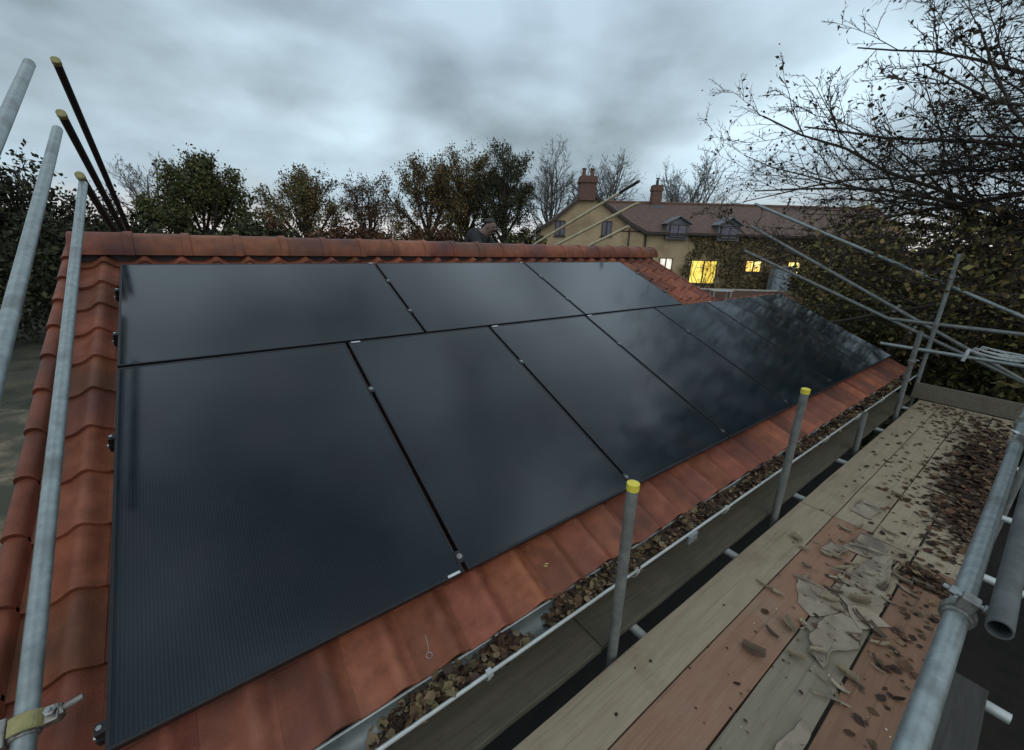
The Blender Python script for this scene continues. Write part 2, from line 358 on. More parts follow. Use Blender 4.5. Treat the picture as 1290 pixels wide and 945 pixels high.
def roof_obj(name, mb, mat, mirror=False, smooth=True):
    o = mb.build(name, mat, None, smooth=smooth)
    o.parent = bld
    if not mirror:
        o.location = (0, 0, -GZ); o.rotation_euler = (TH, 0, 0)
    else:   # far slope: turned half a turn about the vertical through the ridge
        o.rotation_euler = (TH, 0, math.pi); o.location = (6.06, 2 * YR, -GZ)
    return o
mb = MB(); slab(mb, U0, U1, RV, EV); slab(mb, U1 - .0, U2, -.14, EV, H=-.108)
front = roof_obj('roof', mb, M['tile'])
mb = MB(); slab(mb, 6.06 - U1, 6.06 - U0, RV, EV, tw=8); roof_obj('roof', mb, M['tile'], True)
# extension: its own short far slope from v=-0.14 downwards
ye = .14 * CT; ze = .14 * ST
mb = MB(); 
slabm = MB(); slab(slabm, 6.06 - U2, 6.06 - U1 - .02, -.14, EV, tw=6)
o = roof_obj('roof', slabm, M['tile'], True); o.location = (6.06, 2 * ye, -GZ)
# verge on the near gable: barge board with lapped verge caps
mb = MB()
v = EV
while v > RV + .02:
    vt = max(v - GAUGE - .015, RV); g = random.uniform(.7, .95); c = (g, g * .92, g * .9)
    n = 8; pts = []
    for vv, ri in ((v, .024), (vt, .002)):
        for j in range(n + 1):
            t = math.pi * j / n
            pts.append((U0 - .014 - .03 * math.cos(t) , -vv, -.078 + ri + .030 * math.sin(t)))
        pts.append((U0 + .016, -vv, -.12 + ri)); pts.insert(len(pts) - n - 2, (U0 - .044, -vv, -.23 + ri))
    m = len(pts) // 2
    mb.add(pts, [(j, j + 1, m + j + 1, m + j) for j in range(m - 1)], c)
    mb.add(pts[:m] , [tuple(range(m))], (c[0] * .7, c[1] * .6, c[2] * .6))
    v -= GAUGE
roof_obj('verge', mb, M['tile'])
for a, b, r0 in ((U1, U1 + .02, RV), (U2, U2 + .02, -.14)):
    mb = MB(); mb.box((a, -EV, -.2), (b, -r0, -.095)); roof_obj('verge', mb, M['tile_cut'], smooth=False)
# ridge tiles: half-round, each with a raised collar
RL = .335; u = U0 - .01; k = 0
mb = MB()
while u < U1 + .02:
    ub = min(u + RL, U1 + .06)
    g = random.uniform(.78, 1.02); c = (g, g * random.uniform(.95, 1.12), g * random.uniform(.9, 1.15))
    n = 14; rows = []
    dz = random.uniform(-.003, .003)
    for uu, rr in ((u, .134), (ub - .05, .137), (ub - .048, .145), (ub + .004, .147)):
        rows.append([(uu, YR + rr * 1.08 * math.cos(math.pi * (-.04 + 1.08 * j / n)), ZR - .103 + dz + rr * math.sin(math.pi * (-.04 + 1.08 * j / n))) for j in range(n + 1)])
    rows.append([(ub + .004, YR + .12 * 1.08 * math.cos(math.pi * (-.04 + 1.08 * j / n)), ZR - .103 + dz + .12 * math.sin(math.pi * (-.04 + 1.08 * j / n))) for j in range(n + 1)])
    rows.insert(0, [(u, YR + .115 * 1.08 * math.cos(math.pi * (-.04 + 1.08 * j / n)), ZR - .103 + dz + .115 * math.sin(math.pi * (-.04 + 1.08 * j / n))) for j in range(n + 1)])
    vs = [p for r_ in rows for p in r_]
    fs = [(m * (n + 1) + j, m * (n + 1) + j + 1, (m + 1) * (n + 1) + j + 1, (m + 1) * (n + 1) + j) for m in range(len(rows) - 1) for j in range(n)]
    mb.add(vs, fs, c)
    u += RL; k += 1
for (a, uu) in ((0, U0 - .008), (1, U1 + .05)):
    mb.add([(uu, YR + .125 * math.cos(math.pi * j / 10), ZR - .103 + .125 * math.sin(math.pi * j / 10)) for j in range(11)], [tuple(range(11))], (.6, .6, .6))
mo = MB(); mo.box((U0 + .01, YR - .085, ZR - .26), (U1 + .03, YR + .085, ZR - .085)); mo = mo.build('mortar', M['darkwood'], bld); mo.location = (0, 0, -GZ)
o = mb.build('ridge_tiles', M['tile'], None, smooth=True); o.parent = bld; o.location = (0, 0, -GZ)
# battens / dark underlay filling below the tiles and the gable ends
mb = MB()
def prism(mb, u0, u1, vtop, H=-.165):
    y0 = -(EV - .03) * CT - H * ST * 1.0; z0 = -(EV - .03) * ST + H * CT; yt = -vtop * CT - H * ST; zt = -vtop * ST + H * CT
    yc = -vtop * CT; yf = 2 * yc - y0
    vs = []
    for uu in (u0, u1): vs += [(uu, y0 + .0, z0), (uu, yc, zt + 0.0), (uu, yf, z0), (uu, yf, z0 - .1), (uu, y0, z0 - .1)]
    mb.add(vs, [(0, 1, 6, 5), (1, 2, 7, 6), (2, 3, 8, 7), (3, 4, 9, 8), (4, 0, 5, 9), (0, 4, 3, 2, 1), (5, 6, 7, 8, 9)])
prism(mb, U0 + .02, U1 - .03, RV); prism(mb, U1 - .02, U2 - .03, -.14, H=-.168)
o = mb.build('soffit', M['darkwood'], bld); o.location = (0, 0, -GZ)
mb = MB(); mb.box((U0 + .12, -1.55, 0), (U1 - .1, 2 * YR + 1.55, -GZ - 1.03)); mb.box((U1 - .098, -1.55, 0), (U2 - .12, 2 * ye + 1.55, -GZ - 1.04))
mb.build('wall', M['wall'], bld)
mb = MB(); mb.box((U0 + .03, -1.755, -1.08), (U2 - .03, -1.735, -.93)); o = mb.build('fascia', M['darkwood'], bld); o.location = (0, 0, -GZ)

# gutter
GY, GZc, GR = -1.824, -.918, .060
gut = bpy.data.objects.new('gutter', None)
mb = MB(); n = 12; vs = []
for uu in (U0 + .0, U2 + .05):
    for rr in (GR, GR - .003):
        vs += [(uu, GY + rr * math.cos(math.pi * (1 + j / n)), GZc + rr * math.sin(math.pi * (1 + j / n))) for j in range(n + 1)]
q = n + 1; fs = []
for j in range(n): fs += [(j, j + 1, 2 * q + j + 1, 2 * q + j), (q + j, 3 * q + j, 3 * q + j + 1, q + j + 1)]
mb.add(vs, fs)
g = mb.build('gutter', M['gutter'], bld, smooth=True); g.location = (0, 0, -GZ)
bpy.data.objects.remove(gut)
mb = MB(); mb.tube((U0, GY - GR, GZc + .002), (U2 + .05, GY - GR, GZc + .002), .0075, n=8); mb.tube((U0, GY + GR - .002, GZc + .002), (U2 + .05, GY + GR - .002, GZc + .002), .005, n=6)
mb.build('gutter_bead', M['galv_pale'], g, smooth=True)
for uu in (1.07, 1.98, 2.9, 3.8, 4.7, 5.6, 6.5, 7.4):
    mb = MB(); nn = 10
    for j in range(nn):
        t0 = math.pi * (1 + (j) / nn * .5) ; t1 = math.pi * (1 + (j + 1) / nn * .5); R_ = GR + .006
        mb.tube((uu, GY + R_ * math.cos(t0), GZc + R_ * math.sin(t0)), (uu, GY + R_ * math.cos(t1), GZc + R_ * math.sin(t1)), .006, n=6)
    mb.box((uu - .012, GY - GR - .011, GZc - .01), (uu + .012, GY - GR + .012, GZc + .0125))
    mb.build('gutter_bracket', M['galv_pale'], g)
mb = MB(); mb.box((2.44, GY - GR - .02, GZc - .055), (2.53, GY - GR - .006, GZc + .0)); mb.tube((2.47, GY - GR - .026, GZc - .02), (2.47, GY - GR - .01, GZc - .02), .012, n=8); mb.tube((2.505, GY - GR - .026, GZc - .035), (2.505, GY - GR - .01, GZc - .035), .01, n=8)
mb.build('gutter_union', M['galv'], g, bevel=.003)

# ------------------------------------------------------------------ leaf litter
def one_leaf(mb, p, size, tilt, c, R):
    a = R.uniform(0, 6.283); ca, sa = math.cos(a), math.sin(a)
    curl = R.uniform(-.5, .8) * size; w = size * R.uniform(.28, .5)
    loc_ = [(-.5 * size, 0, 0), (-.15 * size, -w, curl * .3), (.25 * size, -w * .8, curl * .25), (.55 * size, 0, curl * .55), (.25 * size, w * .8, curl * .35), (-.15 * size, w, curl * .2), (.05 * size, 0, -curl * .12)]
    tx, ty = R.uniform(-tilt, tilt), R.uniform(-tilt, tilt)
    vs = []
    for x, y, z in loc_:
        X = x * ca - y * sa; Y = x * sa + y * ca
        vs.append((p[0] + X, p[1] + Y, p[2] + z + tx * X + ty * Y))
    mb.add(vs, [(0, 1, 6), (1, 2, 6), (2, 3, 6), (3, 4, 6), (4, 5, 6), (5, 0, 6)], c)
LC = [(.075, .04, .022), (.12, .07, .038), (.05, .028, .018), (.17, .12, .07), (.035, .022, .016), (.06, .04, .03), (.15, .12, .06)]
R = random.Random(3)
mb = MB()
for i in range(11000):
    u = .62 + 7.4 * (R.random() ** 1.0)
    dens = .6 + .45 * math.sin(u * 7.1 + 1.3) + .3 * math.sin(u * 17)
    if u < .8: dens += .0
    dens += .55 * min(max((u - 1.2) / 1.0, 0), 1)
    if R.random() > dens: continue
    s = R.choice((.012, .018, .024, .03, .045)) * R.uniform(.8, 1.2); y = GY + R.gauss(-.002, .025); y = max(min(y, GY + .04), GY - .045)
    base = GZc - math.sqrt(max(GR ** 2 - (y - GY) ** 2, 0)) + .008
    z = base + R.uniform(0, .062) * min(1, dens)
    c = R.choice(LC); g = R.uniform(.6, 1.3)
    one_leaf(mb, (u, y, min(z, GZc + .016)), s, .6, tuple(x * g for x in c), R)
o = mb.build('leaf_litter', M['litter']); tag(o, 'dead brown leaves packed along the eaves gutter', 'leaves', kind='stuff')

DECK = -1.2
mb = MB()
def patch(cu, cy, su, sy, n, zmax, smin=.02, smax=.055):
    for i in range(n):
        u = R.gauss(cu, su); y = R.gauss(cy, sy)
        if y > -2.02 or y < -2.9 or u < .2 or u > 7.9: continue
        c = R.choice(LC[:6] + [(.10, .05, .03)]); g = R.uniform(.45, 1.25)
        z = DECK + .004 + abs(R.gauss(0, zmax)) * math.exp(-((u - cu) / su) ** 2 / 2 - ((y - cy) / sy) ** 2 / 2)
        one_leaf(mb, (u, y, z), R.uniform(smin, smax), .35, tuple(x * g for x in c), R)
patch(5.9, -2.76, .7, .10, 2600, .04, .012, .07); patch(5.0, -2.84, .5, .06, 900, .02, .01, .06); patch(6.9, -2.55, .35, .13, 180, .015)
patch(4.6, -2.62, .9, .16, 130, .006, .012, .05); patch(3.62, -2.77, .06, .06, 330, .02, .01, .05); patch(3.3, -2.5, .25, .1, 40, .006, .01, .04)
patch(2.4, -2.6, 1.0, .2, 60, .003, .006, .022); patch(5.8, -2.25, 1.2, .12, 80, .004, .012, .05); patch(1.6, -2.45, .8, .25, 40, .002, .008, .02)
patch(2.9, -2.82, .35, .05, 70, .006)
patch(7.6, -2.4, .2, .3, 160, .01)
o = mb.build('leaf_litter', M['litter']); tag(o, 'fallen brown leaves heaped and scattered over the scaffold boards', 'leaves', kind='stuff')

# ------------------------------------------------------------------ solar panels
ROT = (TH, 0, 0)
def P(u, v, h=0.0): return (u, -v * CT - h * ST, -v * ST + h * CT)
def clamp(parent, x, y, end=False):
    m = MB(); w = .009 if not end else .012
    m.box((x - .017, y - .028, -.004), (x + .017, y + .028, .0035)); m.box((x - w, y - .028, -.05), (x + w, y + .028, -.004))
    c = m.build('clamp', M['frame'], parent)
    m = MB(); m.tube((x, y, .004), (x, y, .012), .0095, n=6); m.tube((x, y, .003), (x, y, .0055), .013, n=12); m.build('bolt', M['bolt'], c)
def panel(u0, v0, w, h, label, clamps=(), plates=()):
    t = thing('solar_panel', label, 'solar panel', P(u0, v0 + h), ROT, 'black solar panels on the pantile roof')
    b = .011
    m = MB(); m.box((0, 0, -.035), (w, b, 0)); m.box((0, h - b, -.035), (w, h, 0)); m.box((0, b + .0002, -.035), (b, h - b - .0002, 0)); m.box((w - b, b + .0002, -.035), (w, h - b - .0002, 0))
    m.build('frame', M['frame'], t, bevel=.0012)
    m = MB(); m.box((b + .0005, b + .0005, -.008), (w - b - .0005, h - b - .0005, -.0015)); m.build('glass', M['pv'], t)
    for x, v in clamps: clamp(t, x - u0, -(v - v0 - h))
    for x0, y0, x1, y1 in plates:
        m = MB(); m.box((x0, y0, .0006), (x1, y1, .0026)); m.build('maker_plate', M['plate'], t)
    return t
PW, PH = 1.722, 1.134
ups = ['landscape solar panel at the left end of the upper row', 'middle landscape solar panel of the upper row, under the ridge', 'landscape solar panel at the right end of the upper row, by the bare tiles']
for k in range(3):
    u0 = .0 + k * 1.742
    cl = [(u0 + PW + .01, -.80), (u0 + PW + .01, -.31)]
    pl = [(PW - .045, PH - .012, PW - .008, PH - .002)] if k < 2 else []
    panel(u0, -1.144, PW, PH, ups[k], cl, pl)
los = ['portrait solar panel at the left end of the lower row, the biggest in view', 'second portrait solar panel from the left in the lower row',
       'third portrait solar panel from the left, its foot behind the nearest yellow-capped post', 'fourth portrait solar panel from the left in the lower row',
       'fifth portrait solar panel from the left, its foot behind the second yellow-capped post', 'sixth portrait solar panel from the left, mirroring dark branches', 'portrait solar panel at the far right end of the lower row, nearest the trees']
for k in range(7):
    u0 = k * 1.154
    cl = [(u0 + PH + .01, .505), (u0 + PH + .01, 1.665)] if k < 6 else []
    pl = [(.018, PW - .014, .078, PW - .002)] if 1 <= k <= 3 or k == 5 else ([(PH - .075, .0015, PH - .018, .0125)] if k == 0 else [])
    panel(u0, .01, PH, PW, los[k], cl, pl)
for v, ue, lb in ((-.80, 5.30, 'uppermost black mounting rail, ending beside the upper-row panels'), (-.31, 5.30, 'second black mounting rail from the ridge, under the upper-row panels'),
                  (.505, 8.12, 'black mounting rail under the top half of the lower-row panels'), (1.665, 8.12, 'lowest black mounting rail, closest to the eaves')):
    t = thing('mounting_rail', lb, 'mounting rail', P(-.028, v, -.055), ROT, 'rails under the solar panels')
    m = MB(); m.box((0, -.02, -.02), (ue + .028, .02, .018)); m.build('rail', M['frame'], t)
    m = MB(); m.box((.004, -.015, .0185), (.0265, .015, .052)); m.box((.017, -.015, .0525), (.034, .015, .0563)); c = m.build('end_clamp', M['frame'], t)
    m = MB(); m.tube((.015, 0, .0528), (.015, 0, .061), .007, n=6); m.build('bolt', M['bolt'], c)
    m = MB(); m.tube((-.008, 0, .0), (-.001, 0, .0), .009, n=8); m.build('bolt', M['bolt'], c)

# small wire ring lying on the tiles
m = MB(); cx, cy = .885, -1.925
m.path([P(.885 + .011 * math.cos(2 * math.pi * j / 14), 1.935 + .011 * math.sin(2 * math.pi * j / 14), -.055) for j in range(15)], .0016, n=5)
m.path([P(.888, 1.923, -.055), P(.893, 1.905, -.05), P(.9, 1.865, -.055)], .0012, n=5)
tag(m.build('wire_hook', M['bolt']), 'thin wire hook with a small ring, lying on the lowest tiles', 'hook')
m = MB(); 
for (u, v, s) in ((1.53, 1.86, .022), (1.545, 1.852, .018)): one_leaf(m, P(u, v, -.07), s, .3, (.5, .38, .15), R)
tag(m.build('leaf_flake', M['litter']), 'two tiny straw-coloured leaf flakes on the bottom tile course', 'leaf')

# ------------------------------------------------------------------ scaffold boards
def board(u0, u1, y0, y1, mat, label, z=DECK, bands=True, tilt=0):
    t = thing('scaffold_board', label, 'board', (u0, (y0 + y1) / 2, z - .038), (tilt, 0, 0), 'timber boards of the scaffold deck')
    h = (y1 - y0) / 2
    m = MB(); N = 16; L_ = u1 - u0
    vs = []
    for j in range(N + 1):
        x = L_ * j / N; dy = .0015 * math.sin(j * 1.7 + u0); dz = .0012 * math.sin(j * 1.1 + y0 * 9)
        vs += [(x, -h + dy, 0 + dz), (x, h + dy, dz), (x, h + dy, .038 + dz), (x, -h + dy, .038 + dz)]
    fs = [(4 * j + a, 4 * j + (a + 1) % 4, 4 * j + 4 + (a + 1) % 4, 4 * j + 4 + a) for j in range(N) for a in range(4)]
    fs += [(0, 1, 2, 3), (4 * N + 3, 4 * N + 2, 4 * N + 1, 4 * N)]
    m.add(vs, fs); m.build('plank', mat, t, bevel=.003)
    return t
Y = [-2.01, -2.228, -2.456, -2.684, -2.912]
b0 = -.6
board(b0, 3.90, Y[1] + .004, Y[0], M['wood_grey'], 'pale grey board edging the dark gap, near length')
board(3.908, 7.95, Y[1] + .004, Y[0], M['wood_grey'], 'pale grey board edging the dark gap, far length beyond the cross joint')
board(b0, 3.90, Y[2] + .004, Y[1] - .002, M['wood_red'], 'long salmon-red board, second from the gap')
board(3.907, 7.95, Y[2] + .004, Y[1] - .002, M['wood_grey'], 'grey board continuing beyond the salmon-red one')
board(b0, 3.12, Y[3] + .006, Y[2] - .003, M['wood_grey2'], 'grey-green board between the salmon-red and the brown board', z=DECK - .002)
board(3.127, 7.95, Y[3] + .006, Y[2] - .003, M['wood_grey'], 'far grey board under the large curled scraps, third from the gap')
board(b0, 3.78, Y[4] + .0, Y[3] - .006, M['wood_brown'], 'red-brown board beside the thick guard rail', z=DECK + .002)
board(3.787, 7.95, Y[4] + .0, Y[3] - .004, M['wood_grey'], 'grey outer board buried under the heap of leaves')
board(-.6, 1.70, -1.925, -1.70, M['wood_inner'], 'olive-brown board below the gutter, near length', z=DECK - .004)
board(1.706, 5.5, -1.925, -1.70, M['wood_inner'], 'olive-brown board below the gutter, middle length', z=DECK)
board(5.506, 8.1, -1.925, -1.70, M['wood_inner'], 'olive-brown board below the gutter, far length', z=DECK - .003)
t = thing('toe_board', 'toe board standing on edge across the far end of the deck', 'board', (8.0, -1.91, DECK))
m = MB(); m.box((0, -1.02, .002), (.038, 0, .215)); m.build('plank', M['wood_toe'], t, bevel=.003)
board(-.6, 2.98, -3.09, Y[4] - .006, M['wood_dark'], 'narrow dark board outside the thick guard rail', z=DECK - .006)

# torn sheets and splinters
def sheet(pts, label, cat='card scrap', lift=.01, curl=.02, name='torn_card', seed=1, mat='paper', th=.004):
    Rr = random.Random(seed); c = np.mean(np.array(pts), axis=0)
    # refine outline so the tear is ragged
    out = []
    n = len(pts)
    for i in range(n):
        a = np.array(pts[i]); b = np.array(pts[(i + 1) % n]); k = max(2, int(np.linalg.norm(b - a) / .035))
        nrm = np.array([-(b - a)[1], (b - a)[0]]) / (np.linalg.norm(b - a) + 1e-6)
        for j in range(k):
            out.append(a + (b - a) * j / k + nrm * Rr.uniform(-.006, .006) * (j > 0))
    mbx = MB(); rings = 5; vs = []
    ang0 = Rr.uniform(0, 6.28)
    for q in range(rings, 0, -1):
        for p_ in out:
            d = p_ - c; f = q / rings; P_ = c + d * f
            a = math.atan2(d[1], d[0]); 
            z = lift * .4 + curl * max(0, f - .55) ** 2 * 4.5 * max(0, math.sin(a + ang0)) ** 2 + .0015 * math.sin(P_[0] * 60) * f
            vs.append((P_[0], P_[1], DECK + max(z, .004)))
    vs.append((c[0], c[1], DECK + lift)); n = len(out)
    fs = [(q * n + j, q * n + (j + 1) % n, (q + 1) * n + (j + 1) % n, (q + 1) * n + j) for q in range(rings - 1) for j in range(n)]
    fs += [((rings - 1) * n + j, (rings - 1) * n + (j + 1) % n, rings * n) for j in range(n)]
    mbx.add(vs, fs); o = mbx.build(name, M[mat])
    s = o.modifiers.new('thick', 'SOLIDIFY'); s.thickness = th
    tag(o, label, cat, 'scraps on the deck'); return o
sheet([(3.00, -2.31), (2.80, -2.385), (2.755, -2.46), (2.82, -2.505), (2.95, -2.555), (3.0, -2.50), (2.99, -2.40)], 'pale torn flap lying across the salmon-red board', lift=.012, curl=.03, seed=2)
sheet([(2.815, -2.51), (2.965, -2.575), (2.90, -2.645), (2.73, -2.675), (2.60, -2.60), (2.46, -2.61), (2.52, -2.54), (2.62, -2.50)], 'largest torn grey sheet, on the grey-green board', lift=.008, curl=.012, seed=3)
sheet([(2.97, -2.56), (2.87, -2.64), (3.02, -2.735), (3.05, -2.66)], 'pointed curled scrap reaching onto the red-brown board', lift=.03, curl=.035, seed=4)
sheet([(3.05, -2.50), (3.28, -2.49), (3.58, -2.53), (3.70, -2.60), (3.35, -2.66), (3.05, -2.68), (2.98, -2.60)], 'wide flat grey-brown sheet just beyond the largest torn sheet', lift=.008, curl=.02, seed=5)
sheet([(3.55, -2.38), (3.78, -2.42), (3.76, -2.58), (3.66, -2.60), (3.56, -2.50)], 'square curled scrap near the far end of the salmon-red board', lift=.015, curl=.04, seed=6)
sheet([(4.1, -2.28), (4.38, -2.30), (4.3, -2.42), (4.08, -2.40)], 'thin oval scrap just past the cross joint', lift=.008, curl=.02, seed=8)
sheet([(3.42, -2.30), (3.55, -2.32), (3.5, -2.42), (3.4, -2.38)], 'small brown curl on the salmon-red board before its far end', lift=.012, curl=.04, seed=9)
sheet([(1.95, -2.61), (2.15, -2.64), (2.1, -2.68), (1.8, -2.69), (1.7, -2.665)], 'narrow buff strip bridging the grey-green and red-brown boards', lift=.008, curl=.008, seed=10)
def splint(a, b, label, w=.008, z=.012, i=0):
    t = thing('wood_splinter', label, 'splinter', (a[0], a[1], DECK + z), group='splinters on the deck')
    d = Vector((b[0] - a[0], b[1] - a[1], R.uniform(.0, .02))); m = MB(); mid = d * .5 + Vector((0, .006, .008))
    m.tube((0, 0, 0), mid, w * .7, w, n=5); m.tube(mid, d, w, w * .35, n=5); m.build('splinter', M['paper'], t)
splint((3.0, -2.29), (3.0, -2.47), 'long splinter across the salmon-red board at the edge of the torn flap')
splint((3.8, -2.40), (3.79, -2.69), 'longest splinter, lying across the third board toward the dark leaf clump', z=.03, w=.010)
splint((4.29, -2.31), (4.23, -2.48), 'dark splinter beyond the cross joint')
splint((3.24, -2.41), (3.28, -2.60), 'splinter between the two largest torn sheets', z=.02)
splint((5.03, -2.53), (4.99, -2.74), 'farthest splinter, next to the leaf heap', w=.012)
splint((3.59, -2.40), (3.66, -2.57), 'rolled splinter on the square curled scrap', w=.014, z=.03)
splint((2.30, -2.62), (2.36, -2.74), 'short splinter near the guard rail on the red-brown board')
mb = MB()
for i in range(34):
    u = R.uniform(1.4, 3.8); y = R.uniform(-2.88, -2.3); s = R.uniform(.006, .016)
    one_leaf(mb, (u, y, DECK + .006), s, .3, R.choice([(.45, .4, .32), (.12, .07, .05), (.3, .25, .2), (.08, .05, .04)]), R)
for i in range(85):
    u = R.gauss(3.2, .55); y = R.gauss(-2.52, .14)
    if y > -2.1 or y < -2.86: continue
    L_ = R.uniform(.025, .10); w = L_ * R.uniform(.15, .5); a = R.gauss(1.5, .6); ca, sa = math.cos(a), math.sin(a); h = R.uniform(.2, .9) * w; c = R.choice([(.27, .22, .15), (.21, .17, .12), (.32, .27, .19), (.15, .11, .08)])
    vs = []
    for q in range(5):
        tt = q / 4 - .5
        for r_ in range(4):
            ss = r_ / 3 - .5; X = tt * L_ * (1 + .1 * math.sin(r_ * 2)); Yy = ss * w * (1 - abs(tt) * .7)
            vs.append((u + X * ca - Yy * sa, y + X * sa + Yy * ca, DECK + .005 + h * (abs(ss) * 2) ** 2 + (tt * 2) ** 2 * .008))
    mb.add(vs, [(q * 4 + r_, q * 4 + r_ + 1, q * 4 + r_ + 5, q * 4 + r_ + 4) for q in range(4) for r_ in range(3)], c)
tag(mb.build('wood_chips', M['litter']), 'tiny chips and crumbs strewn over the near boards', 'chips', kind='stuff')

# ------------------------------------------------------------------ scaffold tubes
TR = .02415
def coupler(parent, p, d, mat='coupler', bolt_dir=(0, 0, 1), name='coupler'):
    """band round a tube at local point p with direction d, with lugs and a bolt"""
    d = Vector(d).normalized(); p = Vector(p); bd = Vector(bolt_dir); bd = (bd - d * bd.dot(d)).normalized(); sd = d.cross(bd)
    m = MB(); m.tube(p - d * .028, p + d * .028, TR + .007, n=18)
    m.tube(p - d * .012, p + d * .012, TR + .012, n=18)
    Mx = Matrix((d, sd, bd)).transposed().to_4x4(); Mx.translation = p
    m.box((-.02, TR - .002, -.018), (.02, TR + .04, .018), M=Mx); m.box((-.022, -TR - .028, -.014), (.022, -TR + .002, .014), M=Mx)
    c = m.build(name, M[mat], parent, bevel=.003)
    m = MB(); a = p + sd * (TR + .03)
    m.tube(a - bd * .03, a + bd * .055, .0065, n=8); m.tube(a + bd * .028, a + bd * .042, .0125, n=6); m.tube(a - bd * .034, a - bd * .024, .012, n=6)
    m.build('bolt', M['bolt'], c)
    return c
def pole(a, b, label, mat='galv', cap=None, capmat='yellow_cap', couplers=(), name='scaffold_tube', group=None, cat='scaffold tube'):
    t = thing(name, label, cat, a, group=group); d = Vector(b) - Vector(a)
    m = MB(); m.hollow((0, 0, 0), d, TR, TR - .004); m.build('tube', M[mat], t, smooth=True)
    dn = d.normalized()
    if cap is not None:
        q = d if cap == 'b' else Vector((0, 0, 0)); s = 1 if cap == 'b' else -1
        m = MB(); m.tube(q - dn * s * .028, q + dn * s * .003, TR + .0025, n=18); m.tube(q + dn * s * .003, q + dn * s * .006, TR + .0025, TR - .004, n=18); m.build('end_cap', M[capmat], t, smooth=True)
    for q, bd in couplers: coupler(t, d * q, d, bolt_dir=bd)
    return t
G1 = 'sloping guard rails over the near gable'
sl = Vector((0, CT, ST))
def ext(a, b, ka=0, kb=0):
    a = Vector(a); b = Vector(b); d = b - a; return tuple(a - d * ka), tuple(b + d * kb)
def far_(p, k=1.43): return tuple(CAM + (np.array(p) - CAM) * k)
a, b = ext((.03, -1.90, -.21), (.03, .23, .89), .2, 0)
a, b = far_(a), far_(b)
near1 = pole(a, b, 'long grey tube sloping up over the left edge of the roof, carrying the yellow-lidded coupler', group=G1)
a, b = ext((.03, -1.41, .40), (.03, -.04, 1.08), .6, 0); a, b = far_(a), far_(b)
pole(a, b, 'grey tube ending against the dark tree at the left, second from the verge', group=G1)
a, b = ext((.03, -.85, .95), (.03, -.23, 1.27), .6, 0); a, b = far_(a), far_(b)
pole(a, b, 'grey tube whose open end shows highest at the left edge of the photo', group=G1)
G2 = 'dark guard rails over the far slope at the near gable'
for (a, b, e, lb) in (((-.04, .96, 1.59), (-.04, 2.39, .75), .9, 'dark tube with a dull yellow cap, reaching highest into the sky at left'),
                      ((-.04, .68, 1.27), (-.04, 1.93, .73), .9, 'dark tube with a dull yellow cap, just below the highest dark one'),
                      ((-.04, .735, .97), (-.04, 1.75, .60), .9, 'lowest dark capped tube, emerging behind the top of the long grey tube')):
    a, b = ext(a, b, 0, e); a, b = far_(a, 1.22), far_(b, 1.22)
    pole(a, b, lb, 'dark_tube', 'a', 'dull_cap', group=G2)
# yellow-lidded swivel coupler near the foot of the first tube
cp = Vector(far_((.03, -1.895, -.208))); d = (Vector((.03, .23, .89)) - Vector((.03, -1.9, -.21))).normalized()
co = coupler(near1, cp - near1.location, d, bolt_dir=(0, -.4, 1))
pl = cp - near1.location; nrm = Vector((0, -d.z, d.y))
Mx = Matrix((d, Vector((1, 0, 0)), nrm)).transposed().to_4x4(); Mx.translation = pl
m = MB(); 
for j in range(8):
    t0 = math.pi * (.12 + .55 * j / 8); t1 = math.pi * (.12 + .55 * (j + 1) / 8); r0, r1 = TR + .0135, TR + .019
    vs = []
    for xx in (-.021, .021):
        for (tt, rr) in ((t0, r0), (t1, r0), (t1, r1), (t0, r1)): vs.append(tuple(Mx @ Vector((xx, rr * math.cos(tt), rr * math.sin(tt)))))
    m.add(vs, [(0, 1, 2, 3), (7, 6, 5, 4), (0, 4, 5, 1), (1, 5, 6, 2), (2, 6, 7, 3), (3, 7, 4, 0)])
m.build('lid', M['dull_cap'], co)
m = MB(); m.box((-.034, -TR - .05, -.012), (.034, -TR - .004, .028), M=Mx); m.box((-.04, -TR - .062, -.03), (.04, -TR - .03, -.008), M=Mx); m.build('hinge', M['coupler'], co, bevel=.004)
m = MB(); m.tube(Mx @ Vector((0, TR + .01, .0)), Mx @ Vector((.012, TR + .085, .004)), .0085, n=10); m.tube(Mx @ Vector((.003, TR + .028, .001)), Mx @ Vector((.006, TR + .046, .002)), .015, n=6); m.build('spindle', M['coupler'], co)

# gap posts
G3 = 'upright posts standing in the gap beside the gutter'
pole((1.735, -1.972, -1.75), (1.712, -1.972, -.262), 'upright grey post with bright yellow cap, nearest the camera', 'galv_dull', 'b', group=G3)
pole((3.56, -1.972, -1.75), (3.49, -1.972, -.195), 'upright grey post with bright yellow cap, farther along the gutter', 'galv_dull', 'b', group=G3)
pole((5.50, -1.972, -1.75), (5.33, -1.972, -.79), 'short uncapped stub post beside the gutter', 'galv_dull', group=G3)
pole((7.02, -1.972, -1.75), (6.72, -1.972, -.14), 'uncapped upright post nearest the far end of the gutter', 'galv_dull', group=G3, couplers=[(.78, (0, -1, 0))])
# far end standard and its horizontals
pole((8.085, -1.95, -3.3), (8.085, -1.895, .69), 'tall upright standing beyond the end toe board', 'galv_dull', couplers=[(.775, (0, -1, 0)), (.69, (0, -1, 0)), (.93, (0, -1, 0))])
G4 = 'level end rails beyond the toe board'
pole((8.14, -1.43, -.205), (8.14, -4.3, -.195), 'upper level tube crossing the tall upright', 'galv_dull', group=G4)
pole((8.03, -1.43, -.545), (8.03, -4.3, -.555), 'lower level tube with the pale rope looped over it', 'galv', group=G4)
